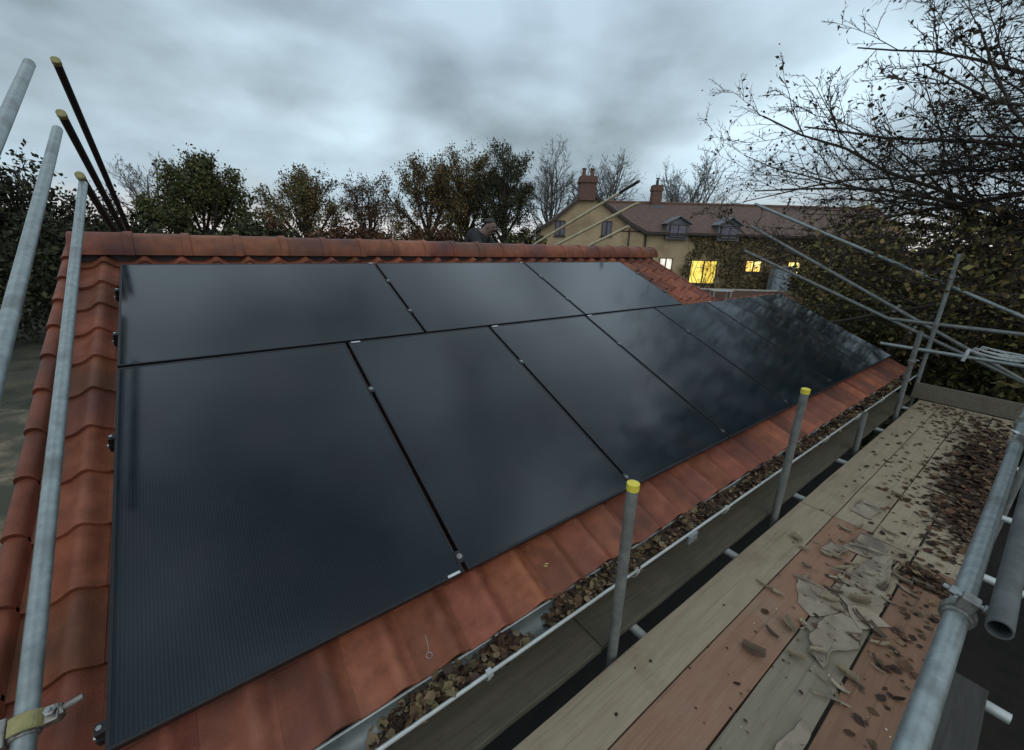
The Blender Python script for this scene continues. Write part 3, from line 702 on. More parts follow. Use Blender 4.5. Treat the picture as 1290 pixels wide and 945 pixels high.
# sloping rails over the far gable
G5 = 'sloping guard rails over the far gable, this side of its ridge'
XF = 8.4
def at_x(x, y, z, X=XF, X0=8.6):
    k = (X - CAM[0]) / (X0 - CAM[0]); return (X, CAM[1] + (y - CAM[1]) * k, CAM[2] + (z - CAM[2]) * k)
for (a, b, lb) in (((.925, 1.453), (-2.584, -.044), 'topmost of the three thin rails sloping down to the right'), ((.919, 1.079), (-2.398, -.624), 'middle of the three thin rails sloping down to the right'),
                   ((.947, .65), (-2.76, -.831), 'lowest of the three thin rails sloping down to the right')):
    a = at_x(0, *a); b = at_x(0, *b); a, b = ext(a, b, 0, .12)
    pole(a, b, lb, 'galv' if 'topmost' in lb else 'galv_dull', group=G5, couplers=[(.62, (1, 0, 0))])
G6 = 'buff guard rails standing up behind the ridge'
for (a, b, lb) in (((1.95, 1.719), (4.517, .7095), 'longest buff rail crossing in front of the gable, with a blackened tip'), ((1.9, 1.384), (3.864, .6705), 'middle buff rail crossing in front of the gable window'),
                   ((2.064, 1.006), (2.898, .6875), 'shortest buff rail just above the ridge')):
    a, b = ext((6.6, *a), (6.6, *b), 0, .5)
    t = pole(a, b, lb, 'buff_tube', group=G6)
    if 'blackened' in lb:
        m = MB(); dd = (Vector(b) - Vector(a)).normalized(); m.tube(dd * .002, dd * .42, TR + .001, n=14); m.build('tip_sleeve', M['dark_tube'], t)
# guard rail close to the camera
gr = pole((-.35, -2.882, -.25), (9.6, -2.868, -.23), 'thick grey guard tube running along the outer side of the deck, closest to the camera', 'galv')
for uu, bd in ((1.90, (0, 1, .2)), (3.62, (0, 1, .3)), (4.05, (0, -1, .3))):
    coupler(gr, Vector((uu, -2.882 + .0014 * (uu + .35), -.25 + .002 * (uu + .35))) - gr.location, (1, 0, .002), bolt_dir=bd)
a, b = ext((1.31, -2.90, .05), (1.47, -2.885, .215), 1.6, 1.9)
br = pole((1.83, -2.944, -.19), (9.7, -2.94, -.17), 'dull second guard tube lapped beside the thick one, starting at their shared coupler', 'galv_dark')
G7 = 'short cross tubes carrying the deck boards'
for k, (u, far, near_) in enumerate(((.9, -3.05, -1.70), (1.97, -3.1, -1.72), (2.96, -3.17, -1.72), (4.09, -3.15, -1.72), (5.12, -3.1, -1.72), (6.4, -3.05, -1.72), (7.6, -3.05, -1.72))):
    lbs = ['cross tube under the deck at its nearest end', 'second cross tube under the deck, its end in the gap by the nearest capped post', 'cross tube with the long pale end sticking out at lower right', 'cross tube under the deck beyond the cross joint',
           'cross tube under the deck beside the stub post', 'cross tube under the deck below the leaf heap', 'farthest cross tube, just before the end toe board']
    pole((u, near_, -1.2645), (u, far, -1.2655), lbs[k], 'galv_pale', group=G7)
pole((-.4, -2.80, -1.315), (8.3, -2.80, -1.315), 'ledger tube under the outer ends of the cross tubes', 'galv_dull')
pole((5.6, -3.0, GZ), (5.6, -2.99, -.28), 'outer upright of the deck under the lapped guard tubes', 'galv_dull')

# rope / strap bundle
m = MB(); Rr = random.Random(4); t = thing('rope_bundle', 'pale coiled rope slung along the lower level tube at the far end', 'rope', (8.02, -2.3, -.5))
for k in range(6):
    z0 = .06 + .010 * k - .018 * (k % 3); y0 = -.02 - .02 * k; y1 = -.40 - .02 * Rr.random()
    pts = [(0 + .012 * (k % 3), y0, z0 + .02), (.01, y0 - .08, z0 + .012 * Rr.random()), (.01, y0 - .2, z0 - .03 * Rr.random()), (0, y1, z0 - .012), (.005, y1 - .03, z0 - .03), (.01, y1 + .02, z0 - .055), (0, y0 - .15, z0 - .05), (0, y0 + .02, z0 - .02), (0, y0, z0 + .02)]
    m.path(pts, .0075, n=6)
m.build('rope', M['rope'], t, smooth=True)
m = MB(); m.path([(.0, .02, .06), (-.02, .03, -.02), (-.01, .04, -.1)], .02, n=7); m.build('tail', M['rope'], t)

# ------------------------------------------------------------------ person on the far slope
def person():
    base = (4.02, 2.93, .0)
    t = thing('person', 'person in a dark jacket crouched behind the ridge, head bowed', 'person', base)
    def skin(name, verts, edges, rad, mat, root=0, sub=2):
        me = bpy.data.meshes.new(name); me.from_pydata(verts, edges, []); me.materials.append(mat)
        o = bpy.data.objects.new(name, me); COL.objects.link(o); o.parent = t
        m = o.modifiers.new('skin', 'SKIN'); m.use_smooth_shade = True
        for i, r in enumerate(rad):
            sv = me.skin_vertices[0].data[i]; sv.radius = r if isinstance(r, tuple) else (r, r); sv.use_root = (i == root)
        s = o.modifiers.new('sub', 'SUBSURF'); s.levels = sub; s.render_levels = sub
        return o
    # roof surface below the figure is at about z = -0.5 .. -0.35 ; local frame: +x right along ridge, -y toward the camera
    zr = -(base[1] - YR) * math.tan(TH) + ZR - .09
    K = zr
    pelvis = (-.12, .12, K + .42); spine = (-.07, .02, K + .62); chest = (-.01, -.06, K + .80); neck = (.08, -.13, K + .94); head = (.12, -.19, K + 1.02); crown = (.125, -.20, K + 1.10); chin = (.14, -.27, K + .97)
    shl = (-.15, -.10, K + .90); shr = (.16, .04, K + .88)
    ell = (-.13, -.30, K + .70); elr = (.27, -.12, K + .66); wl = (.03, -.42, K + .66); wr = (.19, -.38, K + .68)
    hl = (.03, -.0, 0); hipl = (-.22, .08, K + .40); hipr = (-.02, .14, K + .40); knl = (-.2, -.24, K + .24); knr = (.06, -.2, K + .22); ankl = (-.25, .12, K - .03); ankr = (.02, .2, K - .06); tl = (-.25, .0, K - .0); tr = (.03, .07, K - .02)
    V = [pelvis, spine, chest, neck, head, crown, chin, shl, ell, wl, shr, elr, wr, hipl, knl, ankl, tl, hipr, knr, ankr, tr]
    E = [(0, 1), (1, 2), (2, 3), (3, 4), (4, 5), (4, 6), (2, 7), (7, 8), (8, 9), (2, 10), (10, 11), (11, 12), (0, 13), (13, 14), (14, 15), (15, 16), (0, 17), (17, 18), (18, 19), (19, 20)]
    Rd = [.12, .12, .13, .055, .085, .07, .045, .055, .042, .028, .055, .042, .028, .085, .055, .04, .035, .085, .055, .04, .035]
    # hands: five fingers each, curled toward the ridge
    for w, (dx) in ((9, 1), (12, -1)):
        wx, wy, wz = V[w]; V.append((wx + .01 * dx, wy - .07, wz - .02)); palm = len(V) - 1; E.append((w, palm)); Rd.append((.036, .018))
        for q in range(4):
            b0 = len(V); x = (q - 1.5) * .018; Ln = (.035, .042, .04, .03)[q]
            V += [(wx + .01 * dx + x, wy - .10, wz - .024), (wx + .01 * dx + x * 1.1, wy - .10 - Ln * .7, wz - .045), (wx + .01 * dx + x * 1.1, wy - .10 - Ln * .6, wz - .075)]
            E += [(palm, b0), (b0, b0 + 1), (b0 + 1, b0 + 2)]; Rd += [.0095, .009, .0075]
        b0 = len(V); V += [(wx + .045 * dx, wy - .05, wz - .02), (wx + .05 * dx, wy - .085, wz - .045)]; E += [(palm, b0), (b0, b0 + 1)]; Rd += [.011, .009]
    skin('body', V, E, Rd, M['skin'])
    # jacket, trousers, boots, hat
    jv = [V[0], V[1], V[2], (.085, -.13, K + .95), V[7], V[8], tuple(np.array(V[8]) * .15 + np.array(V[9]) * .85), V[10], V[11], tuple(np.array(V[11]) * .15 + np.array(V[12]) * .85)]
    skin('jacket', jv, [(0, 1), (1, 2), (2, 3), (2, 4), (4, 5), (5, 6), (2, 7), (7, 8), (8, 9)], [.165, .165, .175, .085, .09, .068, .05, .09, .068, .05], M['cloth_dark'])
    skin('trousers', [V[0], V[13], V[14], tuple(np.array(V[14]) * .2 + np.array(V[15]) * .8), V[17], V[18], tuple(np.array(V[18]) * .2 + np.array(V[19]) * .8)], [(0, 1), (1, 2), (2, 3), (0, 4), (4, 5), (5, 6)], [.15, .11, .08, .06, .11, .08, .06], M['cloth_blue'])
    for a, b in ((15, 16), (19, 20)): skin('boot', [V[a], V[b], tuple(np.array(V[b]) + np.array((0, -.09, -.01)))], [(0, 1), (1, 2)], [.058, .052, .045], M['darkwood'])
    skin('hat', [(.115, -.165, K + 1.05), (.12, -.18, K + 1.11), (.12, -.175, K + 1.14)], [(0, 1), (1, 2)], [.098, .09, .05], M['wool'])
    # face: nose, ears, eyes are small bumps on the head
    mbf = MB(); hx, hy, hz = head
    f = Vector((.25, -.92, -.28)).normalized(); rt = f.cross(Vector((0, 0, 1))).normalized(); up = rt.cross(f); c = Vector(head) + up * -.01
    m1 = MB(); m1.tube(c + f * .07 + up * .02, c + f * .108 - up * .018, .008, .016, n=7)
    m1.build('nose', M['skin'], t)
    for s in (-1, 1):
        m1 = MB(); m1.tube(c + rt * s * .078 + up * .0, c + rt * s * .092 + up * .0, .028, .022, n=9); m1.build('ear', M['skin'], t)
    for s in (-1, 1):
        m1 = MB(); m1.tube(c + f * .072 + rt * s * .03 + up * .025, c + f * .084 + rt * s * .03 + up * .025, .012, .007, n=8); m1.build('eye', M['darkwood'], t)
person()

# ------------------------------------------------------------------ farmhouse
HO = CAM[:2] + 33 * FH[:2]
house = thing('farmhouse', 'ochre rendered farmhouse with a brown-red tiled roof, a tall gable and lit ground-floor windows', 'house', (HO[0], HO[1], GZ), (0, 0, math.atan2(E1[1], E1[0])))
def Z(z): return z - GZ
def hb(name, mat, fn, parent=None, **k):
    m = MB(); fn(m); return m.build(name, M[mat], parent or house, **k)
def wallbox(m):
    # gable wing, s 1.85..9.75, front at d=0
    z0 = 0; ze = Z(1.86); zp = Z(4.35)
    vs = [(1.9, 0, z0), (9.75, 0, z0), (9.75, 0, ze), (5.3, 0, zp), (1.9, 0, ze), (1.9, 9, z0), (9.75, 9, z0), (9.75, 9, ze), (5.3, 9, zp), (1.9, 9, ze)]
    m.add(vs, [(0, 1, 2, 3, 4), (9, 8, 7, 6, 5), (0, 5, 6, 1), (1, 6, 7, 2), (2, 7, 8, 3), (3, 8, 9, 4), (4, 9, 5, 0)])
    m.box((9.752, .35, 0), (30, 7.5, Z(1.82)))
hb('wall', 'render', wallbox)
def slope(m, pts, th=.14):
    v = [Vector(p) for p in pts]; n = (v[1] - v[0]).cross(v[2] - v[0]).normalized()
    if n.z < 0: n = -n
    lo = [p - n * th for p in v]; k = len(v)
    m.add([tuple(p) for p in v + lo], [tuple(range(k)), tuple(range(2 * k - 1, k - 1, -1))] + [(i, (i + 1) % k, k + (i + 1) % k, k + i) for i in range(k)])
def roofs(m):
    zp = Z(4.62); 
    # gable wing slopes with a kicked eave
    slope(m, [(1.55, -.25, Z(1.80)), (2.7, -.25, Z(2.45)), (2.7, 9.2, Z(2.45)), (1.55, 9.2, Z(1.80))])
    slope(m, [(2.7, -.25, Z(2.452)), (5.3, -.25, zp), (5.3, 9.2, zp), (2.7, 9.2, Z(2.452))])
    slope(m, [(5.302, -.25, zp), (8.6, -.25, Z(2.45)), (8.6, 9.2, Z(2.45)), (5.302, 9.2, zp)])
    slope(m, [(8.602, -.25, Z(2.45)), (10.0, -.25, Z(1.80)), (10.0, 9.2, Z(1.80)), (8.602, 9.2, Z(2.45))])
    # main range
    slope(m, [(8.0, -.05, Z(1.80)), (30.4, -.05, Z(1.80)), (30.4, 4.0, Z(4.18)), (6.5, 4.0, Z(4.18))])
    slope(m, [(6.5, 4.003, Z(4.18)), (30.4, 4.003, Z(4.18)), (30.4, 8.1, Z(1.80)), (6.5, 8.1, Z(1.80))])
rf = hb('roof', 'houseroof', roofs)
hb('ridge', 'brick', lambda m: (m.tube((7.2, 4.0, Z(4.2)), (30.4, 4.0, Z(4.2)), .12, n=8), m.tube((5.3, 1.2, Z(4.64)), (5.3, 9.2, Z(4.64)), .12, n=8)), rf)
def chim(m, s0, s1, d0, d1, z0, z1, cap=.09):
    m.box((s0, d0, z0), (s1, d1, z1 - .45)); m.box((s0 - cap, d0 - cap, z1 - .449), (s1 + cap, d1 + cap, z1 - .25)); m.box((s0 - cap * .4, d0 - cap * .4, z1 - .249), (s1 + cap * .4, d1 + cap * .4, z1 - .06))
    m.box((s0 - .02, d0 - .02, z1 - .059), (s1 + .02, d1 + .02, z1))
c1 = hb('chimney', 'brick', lambda m: chim(m, 4.62, 5.78, -.33, .75, Z(3.85), Z(5.5)), rf)
for s in (4.9, 5.5): hb('chimney_pot', 'brick', lambda m: (m.tube((s, .3, Z(5.5)), (s, .3, Z(6.0)), .15, .12, n=10), m.tube((s, .3, Z(6.001)), (s, .3, Z(6.07)), .17, n=10)), c1)
c2 = hb('chimney', 'brick', lambda m: chim(m, 11.2, 11.95, 3.6, 4.4, Z(3.7), Z(5.55), .06), rf)
hb('chimney_pot', 'darkwood', lambda m: (m.tube((11.55, 4, Z(5.55)), (11.55, 4, Z(6.0)), .13, .1, n=10), m.tube((11.55, 4, Z(6.05)), (11.55, 4, Z(6.1)), .17, n=10)), c2)
hb('flashing', 'lead', lambda m: m.box((11.0, 3.3, Z(3.72)), (12.15, 3.55, Z(3.95))), c2)
# bargeboards
def barge(m):
    for pts in (((1.5, Z(1.66)), (2.7, Z(2.33)), (5.3, Z(4.5))), ((9.98, Z(1.66)), (8.6, Z(2.33)), (5.3, Z(4.5)))):
        for a, b in zip(pts[:-1], pts[1:]):
            vs = []
            for dd in (-.29, -.255):
                vs += [(a[0], dd, a[1] - .12), (b[0], dd, b[1] - .12), (b[0], dd, b[1] + .12), (a[0], dd, a[1] + .12)]
            m.add(vs, [(0, 1, 2, 3), (7, 6, 5, 4), (0, 4, 5, 1), (2, 6, 7, 3), (1, 5, 6, 2), (0, 3, 7, 4)])
hb('bargeboard', 'darkwood', barge)
hb('gutter', 'darkwood', lambda m: (m.box((9.9, -.17, Z(1.62)), (30.4, -.06, Z(1.74))), m.box((10.0, .26, 0), (10.1, .34, Z(1.6)))))
hb('downpipe', 'darkwood', lambda m: m.tube((8.63, -.08, 0), (8.63, -.08, Z(1.95)), .05, n=8))
def window(s0, s1, z0, z1, d, glass, frame='darkwood', bars=1, deep=.05, label=None):
    f = MB(); w = .07
    f.box((s0, d - deep, z0), (s1, d - .002, z0 + w)); f.box((s0, d - deep, z1 - w), (s1, d - .002, z1)); f.box((s0, d - deep, z0 + w), (s0 + w, d - .002, z1 - w)); f.box((s1 - w, d - deep, z0 + w), (s1, d - .002, z1 - w))
    for k in range(bars):
        c = s0 + (s1 - s0) * (k + 1) / (bars + 1); f.box((c - .05, d - deep, z0 + w), (c + .05, d - .002, z1 - w))
    o = f.build('window', M[frame], house)
    g = MB(); g.box((s0 + w, d - .02, z0 + w), (s1 - w, d - .003, z1 - w)); g.build('pane', M[glass], o)
    g = MB(); g.box((s0 - .08, d - .12, z0 - .08), (s1 + .08, d - .003, z0 - .001)); g.build('sill', M['darkwood'], o)
    if label: o['label'] = label
    return o
window(2.95, 3.72, Z(1.33), Z(2.42), 0, 'curtain', 'darkwood', 1)
window(6.5, 7.25, Z(1.40), Z(2.48), 0, 'curtain', 'darkwood', 1)
window(11.3, 12.35, Z(-1.0), Z(-.08), .35, 'whitelight', bars=1, label='small window with a pale light inside')
window(13.8, 15.9, Z(-2.0), Z(-.18), .35, 'yellowlight', bars=1, label='wide window glowing bright yellow')
window(18.1, 19.35, Z(-1.0), Z(-.1), .35, 'warmlight', bars=1, label='window glowing yellow through the ivy')
window(21.4, 22.5, Z(-1.1), Z(-.1), .35, 'warmlight', bars=1, label='warm lit window behind the branches')
window(22.9, 23.7, Z(-1.15), Z(-.2), .35, 'warmlight', bars=0, label='warm lit window behind the branches')
for s in (11.45, 15.35):
    d_ = hb('dormer', 'lead', lambda m: (m.box((s, -.0, Z(1.30)), (s + 1.7, 2.2, Z(2.45))), slope(m, [(s - .15, -.25, Z(2.42)), (s + .85, -.25, Z(2.98)), (s + .85, 3.2, Z(2.98)), (s - .15, 3.2, Z(2.42))], .06), slope(m, [(s + .852, -.25, Z(2.98)), (s + 1.85, -.25, Z(2.42)), (s + 1.85, 3.2, Z(2.42)), (s + .852, 3.2, Z(2.98))], .06),
                                 m.add([(s, -.02, Z(2.452)), (s + 1.7, -.02, Z(2.452)), (s + .85, -.02, Z(2.93))], [(0, 1, 2)])))
    f = MB(); f.box((s + .18, -.06, Z(1.40)), (s + 1.52, -.02, Z(2.36)))
    w_ = f.build('window', M['darkwood'], d_)
    for q in range(2):
        g_ = MB(); g_.box((s + .27 + q * .62, -.075, Z(1.48)), (s + .81 + q * .62, -.062, Z(2.28))); g_.build('pane', M['curtain'], w_)

# pale blue-grey cabinet and garden wall by the house
def Hw(s, d, z): return (HO[0] + s * E1[0] + d * FH[0], HO[1] + s * E1[1] + d * FH[1], z)
yawh = math.atan2(E1[1], E1[0])
t = thing('garden_cabinet', 'narrow blue-grey cabinet standing against the ivy between the lit windows', 'cabinet', Hw(19.6, -1.2, GZ), (0, 0, yawh))
m = MB(); m.box((0, 0, 0), (1.3, .7, 2.75)); b_ = m.build('carcass', M['paleblue'], t, bevel=.02); m = MB(); m.box((-.1, -.1, 2.752), (1.4, .8, 2.88)); m.build('lid', M['lead'], t, bevel=.02)
m = MB(); m.box((.08, -.03, .1), (.62, -.002, 2.5)); m.box((.68, -.03, .1), (1.22, -.002, 2.5)); m.build('door', M['paleblue'], t)
t = thing('garden_wall', 'low garden wall with a pale coping in front of the house', 'wall', Hw(11, -2.2, GZ), (0, 0, yawh))
m = MB(); m.box((0, 0, 0), (19, .3, 1.08)); m.build('wall', M['brick'], t); m = MB(); m.box((-.02, -.05, 1.082), (8.6, .35, 1.17)); m.build('coping', M['stone'], t)
t = thing('garden_table', 'white-topped table in front of the bright yellow window', 'table', Hw(14.6, -3.4, GZ), (0, 0, yawh))
m = MB(); m.box((-.6, -.4, 1.15), (.8, .4, 1.2)); m.build('table_top', M['plate'], t)
for a_ in (-.5, .7):
    for b_ in (-.3, .3): m = MB(); m.tube((a_, b_, 0), (a_, b_, 1.149), .035, n=8); m.build('leg', M['plate'], t)

# ------------------------------------------------------------------ vegetation
def seg_mesh(name, segs, mat, parent=None, n=4):
    A = np.array([s[0] for s in segs], float); B = np.array([s[1] for s in segs], float)
    r0 = np.array([s[2] for s in segs]); r1 = np.array([s[3] for s in segs])
    D = B - A; D /= np.linalg.norm(D, axis=1)[:, None] + 1e-9
    up = np.where(np.abs(D[:, 2:3]) < .9, [[0, 0, 1.]], [[0, 1., 0]]); X = np.cross(D, up); X /= np.linalg.norm(X, axis=1)[:, None] + 1e-9; Yv = np.cross(X, D)
    k = np.arange(n) * 2 * np.pi / n; c, s_ = np.cos(k), np.sin(k)
    ring = X[:, None, :] * c[None, :, None] + Yv[:, None, :] * s_[None, :, None]
    V = np.concatenate([A[:, None] + ring * r0[:, None, None], B[:, None] + ring * r1[:, None, None]], axis=1).reshape(-1, 3)
    N = len(segs); j = np.arange(n); f = np.stack([j, (j + 1) % n, n + (j + 1) % n, n + j], 1)
    F = (np.arange(N)[:, None, None] * 2 * n + f[None]).reshape(-1, 4)
    return raw_mesh(name, V, F, mat, parent)
def raw_mesh(name, V, F, mat, parent=None, colors=None, k=4):
    me = bpy.data.meshes.new(name); me.vertices.add(len(V)); me.vertices.foreach_set('co', V.astype(np.float32).ravel())
    me.loops.add(F.size); me.loops.foreach_set('vertex_index', F.astype(np.int32).ravel())
    me.polygons.add(len(F)); me.polygons.foreach_set('loop_start', np.arange(0, F.size, k, dtype=np.int32)); me.polygons.foreach_set('loop_total', np.full(len(F), k, np.int32))
    if colors is not None:
        at = me.attributes.new('tint', 'FLOAT_COLOR', 'CORNER'); cc = np.repeat(np.hstack([colors, np.ones((len(colors), 1))]), k, axis=0); at.data.foreach_set('color', cc.astype(np.float32).ravel())
    me.materials.append(mat); me.update(calc_edges=True)
    o = bpy.data.objects.new(name, me); COL.objects.link(o)
    if parent: o.parent = parent
    return o
def leaf_mesh(name, pts, size, cols, rng, parent=None, mat='leaf', jit=.25, flat=1.0):
    n = len(pts); pts = pts + rng.normal(0, jit, (n, 3))
    a = rng.normal(0, 1, (n, 3)); a[:, 2] *= flat; a /= np.linalg.norm(a, axis=1)[:, None]; b = np.cross(a, rng.normal(0, 1, (n, 3))); b /= np.linalg.norm(b, axis=1)[:, None]
    s = size * rng.uniform(.5, 1.3, (n, 1)); w = s * rng.uniform(.45, .8, (n, 1))
    c = a * rng.uniform(-.2, .2, (n, 1)) * s
    V = np.stack([pts - a * s / 2, pts - b * w / 2 + c, pts + a * s / 2, pts + b * w / 2 + c], 1).reshape(-1, 3)
    F = np.arange(4 * n).reshape(-1, 4)
    cols = np.array(cols, float); ci = rng.integers(0, len(cols), n)
    # colour varies clump by clump
    col = cols[ci] * rng.uniform(.65, 1.3, (n, 1))
    return raw_mesh(name, V, F, M[mat], parent, col)
def grow(rng, p, d, L, r, lvl, maxl, segs, tips, prm):
    n = max(3, int(3 + L / prm.get('step', .8))); n = min(n, 9); st = L / n; p = np.array(p, float); d = np.array(d, float); d /= np.linalg.norm(d)
    pts = [p.copy()]; dirs = [d.copy()]
    for i in range(n):
        d = d + rng.normal(0, prm['jit'], 3) + np.array([0, 0, prm['trop'] * (1 if lvl > 0 else .3)]); d /= np.linalg.norm(d)
        q = p + d * st; f0 = 1 - .75 * i / n; f1 = 1 - .75 * (i + 1) / n
        segs.append((p, q, r * f0, r * f1)); 
        if lvl >= maxl - 1: tips.append((p + q) / 2)
        p = q; pts.append(p); dirs.append(d)
    if lvl < maxl:
        nc = prm['kids'][lvl]
        for k in range(nc):
            t = prm.get('start', .2) + (1 - prm.get('start', .2)) * (k + rng.uniform(.2, .9)) / nc; i = min(int(t * n), n - 1); fr = t * n - i
            q = pts[i] * (1 - fr) + pts[i + 1] * fr
            perp = np.cross(dirs[i], rng.normal(0, 1, 3)); perp /= np.linalg.norm(perp) + 1e-9
            sp = rng.uniform(*prm['spread']); nd_ = dirs[i] * math.cos(sp) + perp * math.sin(sp)
            grow(rng, q, nd_, L * prm['ratio'] * rng.uniform(.65, 1.2) * (1 - .45 * t), max(r * (1 - .75 * t) * .55, prm['rmin']), lvl + 1, maxl, segs, tips, prm)
    return
def tree(name, label, cat, x, y, ztop, w, seed, bark='bark', leaves=0, lsize=.25, lcols=None, trunk=.3, crown_low=.3, up=.45, kids=(7, 6, 5), rmin=.012, group='trees beyond the outbuilding', limbs=18, jit=.10, ljit=.3, ratio=.5, fork=.36):
    rng = np.random.default_rng(seed); H = ztop - GZ
    t = thing(name, label, cat, (x, y, GZ), group=group)
    segs = []; tips = []; prm = dict(jit=jit, trop=.03, kids=(0,) + tuple(kids), spread=(.35, .95), ratio=ratio, rmin=rmin, start=.22)
    h0 = H * crown_low; r = trunk; top = H * fork; n = 5; p = np.array([0, 0, 0.]); tp = [p]
    for i in range(n):
        q = p + (np.array([0, 0, 1.]) + rng.normal(0, .05, 3)) * top / n
        segs.append((p, q, r * (1.3 if i == 0 else 1 - .45 * i / n), r * (1 - .45 * (i + 1) / n))); p = q; tp.append(p)
    cz = h0 + (H - h0) * .45; rzu = H - cz; rzd = cz - h0; rx = w / 2
    for k in range(limbs):
        f = (k + rng.random() * .5) / limbs                      # 0 = lowest, nearly level; 1 = vertical leader
        zz = h0 * .85 + (top - h0 * .85) * min(1, f * 1.5); i = min(int(zz / top * n), n - 1); q = tp[i] + (tp[i + 1] - tp[i]) * (zz / top * n - i)
        a = k * 2.4 + rng.uniform(-.4, .4); el = up * .25 + (1.45 - up * .25) * f ** .8 + rng.uniform(-.12, .12)
        dd = np.array([math.cos(a) * math.cos(el), math.sin(a) * math.cos(el), math.sin(el)]); best = .5
        for s_ in np.linspace(.3, 15, 90):
            e = q + dd * s_; rz = rzu if e[2] > cz else rzd
            if (e[0] / rx) ** 2 + (e[1] / rx) ** 2 + ((e[2] - cz) / rz) ** 2 < 1: best = s_
        grow(rng, q, dd, best * rng.uniform(.86, 1.0), r * (.48 - .2 * abs(f - .5)), 1, 1 + len(kids), segs, tips, prm)
    def inside(e, k=1.0):
        a_ = math.atan2(e[1], e[0]); g = k * (1 + .07 * math.sin(3 * a_ + seed) + .05 * math.sin(5 * a_ + e[2] * 1.3 + seed)); rz = rzu if e[2] > cz else rzd * 1.3
        return (e[0] / rx) ** 2 + (e[1] / rx) ** 2 + ((e[2] - cz) / rz) ** 2 < g * g
    segs = [s for s in segs if s[2] > .06 or inside(s[1], rng.uniform(.93, 1.12))]; tips = [e for e in tips if inside(e, 1.03)]
    big = [s for s in segs if s[2] > .045]; small = [s for s in segs if s[2] <= .045]
    seg_mesh('trunk', big, M[bark], t, 7); seg_mesh('twigs', small, M[bark], t, 3)
    if leaves:
        T = np.array(tips); wt = rng.random(len(T)) ** 3 + .02; idx = rng.choice(len(T), leaves, p=wt / wt.sum()); leaf_mesh('crown', T[idx], lsize, lcols, rng, t, jit=ljit)
    return t
GREEN = [(.062, .07, .022), (.085, .088, .028), (.045, .055, .018), (.10, .09, .03)]
BROWN = [(.10, .052, .026), (.14, .07, .03), (.075, .058, .028), (.065, .038, .022)]
DARK = [(.028, .032, .015), (.046, .046, .021), (.02, .024, .012)]
OLIVE = [(.12, .11, .036), (.16, .135, .045), (.09, .09, .03), (.17, .115, .045)]
tree('broadleaf_tree', 'near-black leafy tree at the left edge behind the grey tubes', 'tree', -5.3, 24.6, 3.75, 4.8, 11, leaves=7500, lsize=.2, lcols=DARK, trunk=.25, crown_low=.15, kids=(5, 4, 3), ljit=.25)
tree('broadleaf_tree', 'dark small tree between the grey tube and the dark capped tubes', 'tree', -3.4, 27, 3.2, 3.2, 12, leaves=3500, lsize=.18, lcols=DARK, trunk=.18, crown_low=.14, kids=(5, 4, 3), ljit=.2)
tree('bare_tree', 'leafless grey tree left of the round green tree', 'tree', -2.0, 47.1, 7.3, 6.5, 13, bark='bark_pale', trunk=.25, crown_low=.14, kids=(7, 6, 5), up=.6, rmin=.02)
tree('oak_tree', 'round green tree behind the left part of the ridge', 'tree', 1.24, 35.2, 5.9, 7.4, 14, leaves=30000, lsize=.2, lcols=GREEN, trunk=.3, crown_low=.12, kids=(6, 5, 4), ljit=.26)
tree('oak_tree', 'thin olive-brown oak right of the round green tree', 'tree', 10.4, 48.2, 7.4, 10.6, 15, leaves=17000, lsize=.24, lcols=OLIVE + BROWN[:1], trunk=.35, crown_low=.14, kids=(6, 6, 4), ljit=.28, rmin=.018)
tree('oak_tree', 'small russet tree with an open twiggy top', 'tree', 16.0, 44.7, 7.1, 7.4, 16, leaves=7000, lsize=.22, lcols=BROWN, trunk=.25, crown_low=.14, kids=(6, 5, 4), ljit=.25, rmin=.016)
tree('oak_tree', 'wide bronze-leaved oak, left one of the tall central clump', 'tree', 20.3, 38.7, 8.8, 9.6, 17, leaves=24000, lsize=.2, lcols=BROWN + OLIVE, trunk=.35, crown_low=.14, kids=(7, 6, 4), ljit=.26, rmin=.016)
tree('oak_tree', 'brown-green oak in the middle of the tall central clump', 'tree', 24.6, 38.3, 10.3, 9.4, 18, leaves=28000, lsize=.2, lcols=OLIVE + BROWN[:2], trunk=.38, crown_low=.14, kids=(7, 6, 4), ljit=.28, rmin=.016)
tree('oak_tree', 'darkest dense oak at the right of the tall central clump, left of the gable', 'tree', 25.9, 33.0, 10.1, 7.6, 19, leaves=28000, lsize=.19, lcols=DARK + GREEN[:1] + BROWN[2:3], trunk=.35, crown_low=.14, kids=(7, 6, 4), ljit=.24, rmin=.015)
tree('bare_tree', 'leafless tree between the dark oak and the farmhouse gable', 'tree', 37.5, 39.1, 12.6, 8.6, 20, bark='bark_pale', trunk=.3, crown_low=.14, kids=(8, 7, 6), up=.7, rmin=.021, limbs=24)
tree('bare_tree', 'rounded leafless tree directly behind the gable chimney', 'tree', 43.5, 36, 12.2, 11.4, 21, bark='bark_pale', trunk=.33, crown_low=.14, kids=(8, 7, 6), up=.6, rmin=.021, limbs=24)
tree('bare_tree', 'leafless tree rising behind the long roof, right of the slender chimney', 'tree', 47.4, 25.8, 11.2, 11.0, 22, bark='bark_pale', trunk=.3, crown_low=.14, kids=(8, 7, 6), up=.6, rmin=.021, limbs=24)

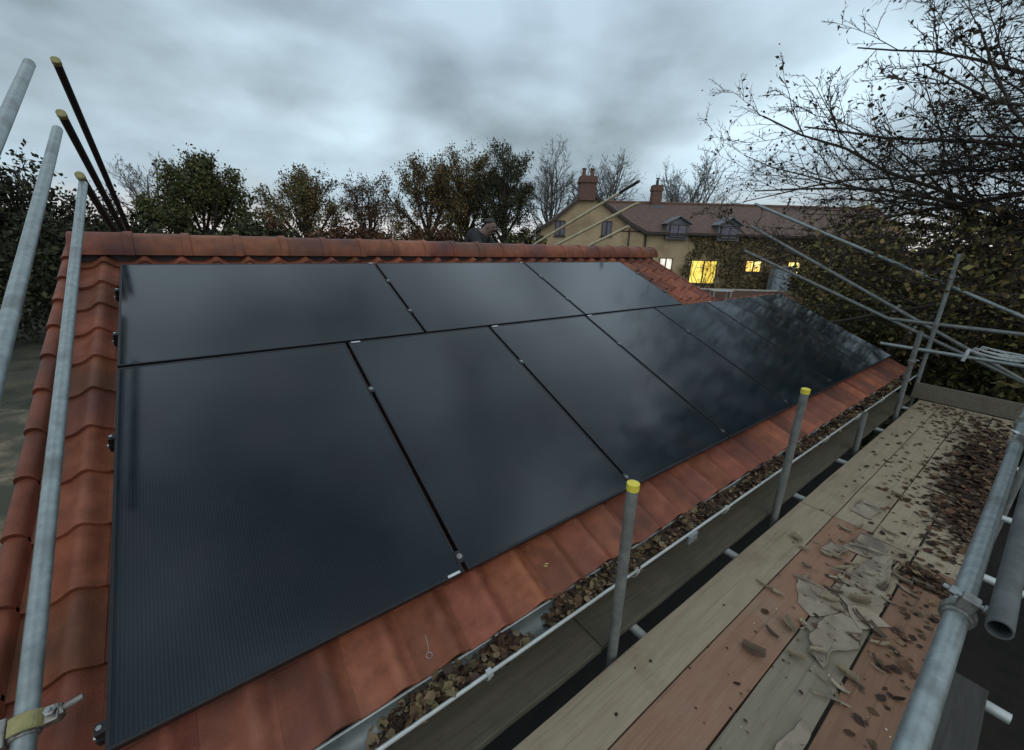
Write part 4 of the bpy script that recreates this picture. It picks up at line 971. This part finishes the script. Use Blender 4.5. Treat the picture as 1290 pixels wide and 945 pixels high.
# the big tree overhanging from the right
def big_tree():
    rng = np.random.default_rng(5); bx, by = 11.6, -4.4
    t = thing('bare_tree', 'large nearly leafless tree overhanging from the right, its branches crossing the sky', 'tree', (bx, by, GZ))
    segs = []; tips = []; prm = dict(jit=.11, trop=.012, kids=(0, 11, 8, 5), spread=(.35, 1.0), ratio=.42, rmin=.0062, start=.1, step=.55)
    p = np.array([0, 0, 0.]); tp = [p]
    for i in range(9):
        q = p + np.array([-.03, .05, 1.]) * 1.15 + rng.normal(0, .07, 3); segs.append((p, q, .33 - .03 * i, .30 - .03 * i)); p = q; tp.append(p)
    def limb(z, tgt, r=.1, trop=.012, kids=None):
        i = min(int(z / 1.15), 8); q = tp[i] + (tp[i + 1] - tp[i]) * (z / 1.15 - i); e = np.array(tgt) - np.array([bx, by, GZ]); d = e - q
        pr = dict(prm, trop=trop); 
        if kids: pr['kids'] = kids
        grow(rng, q, d / np.linalg.norm(d), np.linalg.norm(d), r, 1, 4, segs, tips, pr)
    D = lambda px_az, el, dist: (CAM[0] + dist * math.sin(math.radians(px_az)), CAM[1] + dist * math.cos(math.radians(px_az)), CAM[2] + dist * math.tan(math.radians(el)))
    T = [(3.2, D(60, 3.0, 10.2), .10), (3.6, D(62, 6.2, 9.8), .09), (3.0, D(66, .5, 9.5), .08), (4.2, D(65, 9.5, 9.5), .09), (4.6, D(68, 13.5, 9), .09), (5.2, D(70, 19, 9), .09), (5.6, D(73, 24, 9), .08),
         (3.4, D(70, 4, 9), .08), (4.0, D(74, 9, 8), .08), (3.8, D(80, 5, 7.2), .08), (4.9, D(79, 15, 7.5), .08), (6.0, D(78, 28, 9), .09), (6.8, D(80, 34, 9.5), .09), (7.5, D(88, 38, 10), .09),
         (4.4, D(86, 12, 6.8), .08), (5.6, D(87, 22, 7), .08), (6.4, D(72, 32, 10.5), .08), (7.0, D(95, 34, 10), .08), (8.5, D(84, 44, 11), .09), (3.2, D(84, 1.5, 7.5), .07), (2.9, D(75, -.5, 9.5), .07),
         (5.0, D(66, 12, 13), .08), (6.5, D(74, 24, 14), .08), (8.0, D(80, 34, 15), .08), (5, D(97, 18, 17), .08), (8, D(92, 32, 16), .08), (9.5, D(86, 40, 12.5), .08), (9.8, D(75, 40, 12), .07),
         (3.7, D(78, 2.5, 12), .08), (4.6, D(82, 8, 13), .08)]
    for z, tg, r in T: limb(z, tg, r * .62, trop=rng.uniform(-.01, .03))
    for k in range(22): limb(rng.uniform(3.2, 8.5), D(rng.uniform(70, 93), rng.uniform(2, 36), rng.uniform(8, 14)), .045, trop=rng.uniform(-.01, .03))
    for k in range(16): limb(rng.uniform(3.2, 7), D(rng.uniform(78, 93), rng.uniform(6, 26), rng.uniform(7, 13)), .04, trop=rng.uniform(-.01, .03))
    for k in range(14): limb(rng.uniform(2.6, 5), D(rng.uniform(62, 90), rng.uniform(-1.5, 9), rng.uniform(9, 14)), .04, trop=rng.uniform(-.02, .02), kids=(0, 11, 8, 6))
    big = [s for s in segs if s[2] > .05]; small = [s for s in segs if s[2] <= .05]
    seg_mesh('trunk', big, M['twig'], t, 8); seg_mesh('twigs', small, M['twig'], t, 3)
    Tt = np.array(tips); idx = rng.integers(0, len(Tt), 21000)
    pts = Tt[idx]; idx = None; azl = np.degrees(np.arctan2(pts[:, 0] + bx - CAM[0], pts[:, 1] + by - CAM[1])); keep = rng.random(len(pts)) < np.where((azl < 70) & (pts[:, 2] < 4.6), .35, 1) * np.clip(1.15 - (pts[:, 2] - 3.2) * .12, .18, 1); pts = pts[keep]
    leaf_mesh('leaves', pts, .075, [(.07, .045, .026), (.06, .048, .024), (.05, .04, .02), (.03, .024, .016)], rng, t, jit=.05)
    low = Tt[(Tt[:, 2] < 4.6) & (np.degrees(np.arctan2(Tt[:, 0] + bx - CAM[0], Tt[:, 1] + by - CAM[1])) > 71)]; low = low[rng.integers(0, len(low), 7500)]
    leaf_mesh('leaves', low, .085, [(.19, .165, .055), (.23, .185, .06), (.14, .135, .05), (.20, .13, .055)], rng, t, jit=.12)
big_tree()

# shrubs, hedges
def shrub(name, label, cat, c, rad, n, size, cols, seed, group=None, stems=14, lump=7, kind=None, jit=.1):
    rng = np.random.default_rng(seed); x, y = c; rx, ry, h = rad
    t = thing(name, label, cat, (x, y, GZ), group=group)
    segs = []; 
    cen = np.column_stack([rng.uniform(-.75, .75, lump) * rx, rng.uniform(-.75, .75, lump) * ry, rng.uniform(.3, .85, lump) * h]); cr = rng.uniform(.28, .5, lump) * min(max(rx, ry), h)
    for k in range(stems):
        a = np.array([rng.uniform(-.5, .5) * rx, rng.uniform(-.5, .5) * ry, 0]); b = cen[k % lump] + rng.normal(0, .2, 3); m_ = (a + b) / 2 + rng.normal(0, .15, 3)
        segs += [(a, m_, .035, .025), (m_, b, .025, .012)]
        for q in range(5): e = b + rng.normal(0, .35, 3) * cr[k % lump]; segs.append((b, e, .011, .005))
    seg_mesh('stem', segs, M['bark'], t, 4)
    k = rng.integers(0, lump, n); d = rng.normal(0, 1, (n, 3)); d /= np.linalg.norm(d, axis=1)[:, None]
    pts = cen[k] + d * cr[k][:, None] * (rng.random((n, 1)) ** .35) * np.array([1.25, 1.25, .9]); pts[:, 2] = np.clip(pts[:, 2], .05, None)
    leaf_mesh('foliage', pts, size, cols, rng, t, jit=jit)
    return t
SH = 'shrubs under the overhanging tree'
sp = [('tall olive shrub straight beyond the far roof corner', 14.6, .9, 1.9, 1.9, 3.0, OLIVE), ('yellow-green bush just past the top of the far roof corner', 11.4, 1.4, 1.0, 1.0, 1.9, [(.10, .10, .025), (.13, .12, .03), (.07, .075, .02)]),
      ('dark shrub behind the tall upright', 13.5, -1.2, 1.8, 1.8, 3.3, GREEN + OLIVE[:2]), ('brownish shrub behind the rope bundle', 13.0, -3.3, 1.6, 1.7, 3.2, OLIVE + DARK[:1]),
      ('dark shrub at the right edge beyond the end rails', 11.4, -4.6, 1.4, 1.4, 2.6, DARK), ('broad brown-green shrub in the gap between farmhouse and tree', 19.5, 1.2, 2.6, 2.6, 4.0, OLIVE + BROWN[:1]),
      ('tall dark shrub below the lowest branches at right', 18, -2.5, 2.6, 2.6, 4.6, OLIVE + DARK), ('ragged shrub beyond the farmhouse ivy end', 24.5, 2.6, 2.6, 2.6, 4.4, OLIVE + BROWN),
      ('low dark green bush beneath the end toe board', 10.6, -2.2, 1.2, 1.5, 1.5, DARK + GREEN[:2]), ('bushy green shrub beside the far gable end', 10.8, -.2, 1.0, 1.1, 1.75, GREEN + DARK),
      ('dark shrub seen past the lower right of the deck', 6.0, -5.4, 1.6, 1.3, 1.4, DARK), ('dense far shrub right of the tall upright', 15.5, -5.5, 2.2, 2.2, 4.2, OLIVE + DARK[:2])]
for i, (lb, x, y, rx, ry, h, cols) in enumerate(sp):
    D_ = math.hypot(x - CAM[0], y - CAM[1]); shrub('shrub', lb, 'shrub', (x, y), (rx, ry, h), int(6500 * rx), .05 + .009 * D_ * .7, cols, 40 + i, group=SH, jit=.14)
# russet and green hedges along the skyline behind the ridge
def hedge(label, az0, az1, D0, ztop, cols, seed, n, size=.28, name='hedge', kind=None, depth=1.6):
    rng = np.random.default_rng(seed); xs = []
    a0, a1 = math.radians(az0), math.radians(az1); A = np.array([CAM[0] + D0 * math.sin(a0), CAM[1] + D0 * math.cos(a0)]); B = np.array([CAM[0] + D0 * math.sin(a1), CAM[1] + D0 * math.cos(a1)])
    t = thing(name, label, 'hedge', (A[0], A[1], GZ)) if kind is None else None
    u = rng.random(n); Lh = np.linalg.norm(B - A); lat = rng.normal(0, depth / 2, n); dr = (B - A) / Lh; nr = np.array([-dr[1], dr[0]])
    ht = (ztop - GZ) * (.86 + .09 * np.sin(u * Lh * 1.1 + seed) + .05 * np.sin(u * Lh * 2.7)); z = ht * rng.random(n) ** .55 * np.clip(1.05 - np.abs(lat) / depth * .35, .5, 1)
    pts = np.column_stack([u[:, None] * (B - A)[None] + lat[:, None] * nr[None], z])
    if kind: 
        o = leaf_mesh(name, pts + np.array([A[0], A[1], GZ]), size, cols, rng, None, jit=.15); tag(o, label, 'woodland', kind=kind); return o
    leaf_mesh('foliage', pts, size, cols, rng, t, jit=.12)
    segs = []
    for k in range(int(Lh / .9)):
        q = (k + .5) / (Lh / .9); b = np.append((B - A) * q + nr * rng.normal(0, .3), 0); segs.append((b, b + np.array([rng.normal(0, .2), rng.normal(0, .2), (ztop - GZ) * .75]), .06, .02))
    seg_mesh('stem', segs, M['bark'], t, 4)
RUS = [(.10, .042, .022), (.13, .055, .025), (.07, .04, .02), (.05, .035, .018)]
hedge('russet hedge along the skyline behind the middle of the ridge', 7, 33, 34, 2.0, RUS, 71, 17000)
hedge('dark green hedge along the skyline behind the left of the ridge', -14, 9.5, 30, 1.75, DARK + GREEN[:1], 72, 15000)
hedge('dark hedge between the russet one and the farmhouse gable', 32, 41, 31, 1.7, DARK + OLIVE[:1], 73, 6500)
hedge('black-green overgrown hedge below the left-hand dark tree', -30, -3.5, 23.5, 1.5, DARK, 74, 16000, size=.2)
def dist():
    rng = np.random.default_rng(77); n = 26000; a = np.radians(rng.uniform(-45, 125, n)); D_ = rng.uniform(88, 100, n)
    ht = 4.1 + .9 * np.sin(a * 23) + .6 * np.sin(a * 61 + 1); z = GZ + ht * rng.random(n) ** .6
    pts = np.column_stack([CAM[0] + D_ * np.sin(a), CAM[1] + D_ * np.cos(a), z])
    tag(leaf_mesh('distant_wood', pts, .9, [(.05, .05, .035), (.07, .055, .04), (.035, .04, .03)], rng, None, jit=.3), 'distant woodland closing the horizon behind the hedges', 'woodland', kind='stuff')
dist()
# ivy over the right half of the house front
def ivy():
    rng = np.random.default_rng(9); t = thing('ivy', 'ivy and creeper covering the right part of the farmhouse front', 'ivy', Hw(13, .3, GZ), (0, 0, yawh))
    n = 12500; s = rng.uniform(0, 17, n); z = rng.random(n) * 4.95
    edge = .35 + .35 * np.sin(z * 1.9) + .2 * np.sin(z * 5); ok = s > edge
    for (a, b, c, d) in ((.68, 3.05, 1.15, 3.27), (5.0, 6.45, 2.2, 3.3), (8.3, 9.6, 2.1, 3.3), (9.85, 10.8, 2.1, 3.2), (2.4, 4.0, 4.6, 5.3)):
        ins = (s > a) & (s < b) & (z > c) & (z < d); ok &= ~(ins & (rng.random(n) < .985))
    ok &= z < 4.95; s, z = s[ok], z[ok]; th = .12 + .18 * (np.sin(s * 2.1) * np.sin(z * 2.6) * .5 + .5)
    pts = np.column_stack([s, -rng.random(len(s)) * th * 1.4, z])
    leaf_mesh('foliage', pts, .2, [(.14, .11, .05), (.18, .13, .06), (.10, .085, .04), (.19, .12, .055), (.08, .065, .035)], rng, t, jit=.03)
    segs = []
    for k in range(60):
        p_ = np.array([rng.uniform(.5, 16.5), -.04, 0]); 
        for j in range(7):
            q = p_ + np.array([rng.normal(0, .25), 0, .68]); segs.append((p_, q, .03 - .003 * j, .027 - .003 * j)); p_ = q
    seg_mesh('stem', segs, M['bark'], t, 4)
ivy()
S.render.resolution_x = 1024; S.render.resolution_y = 750
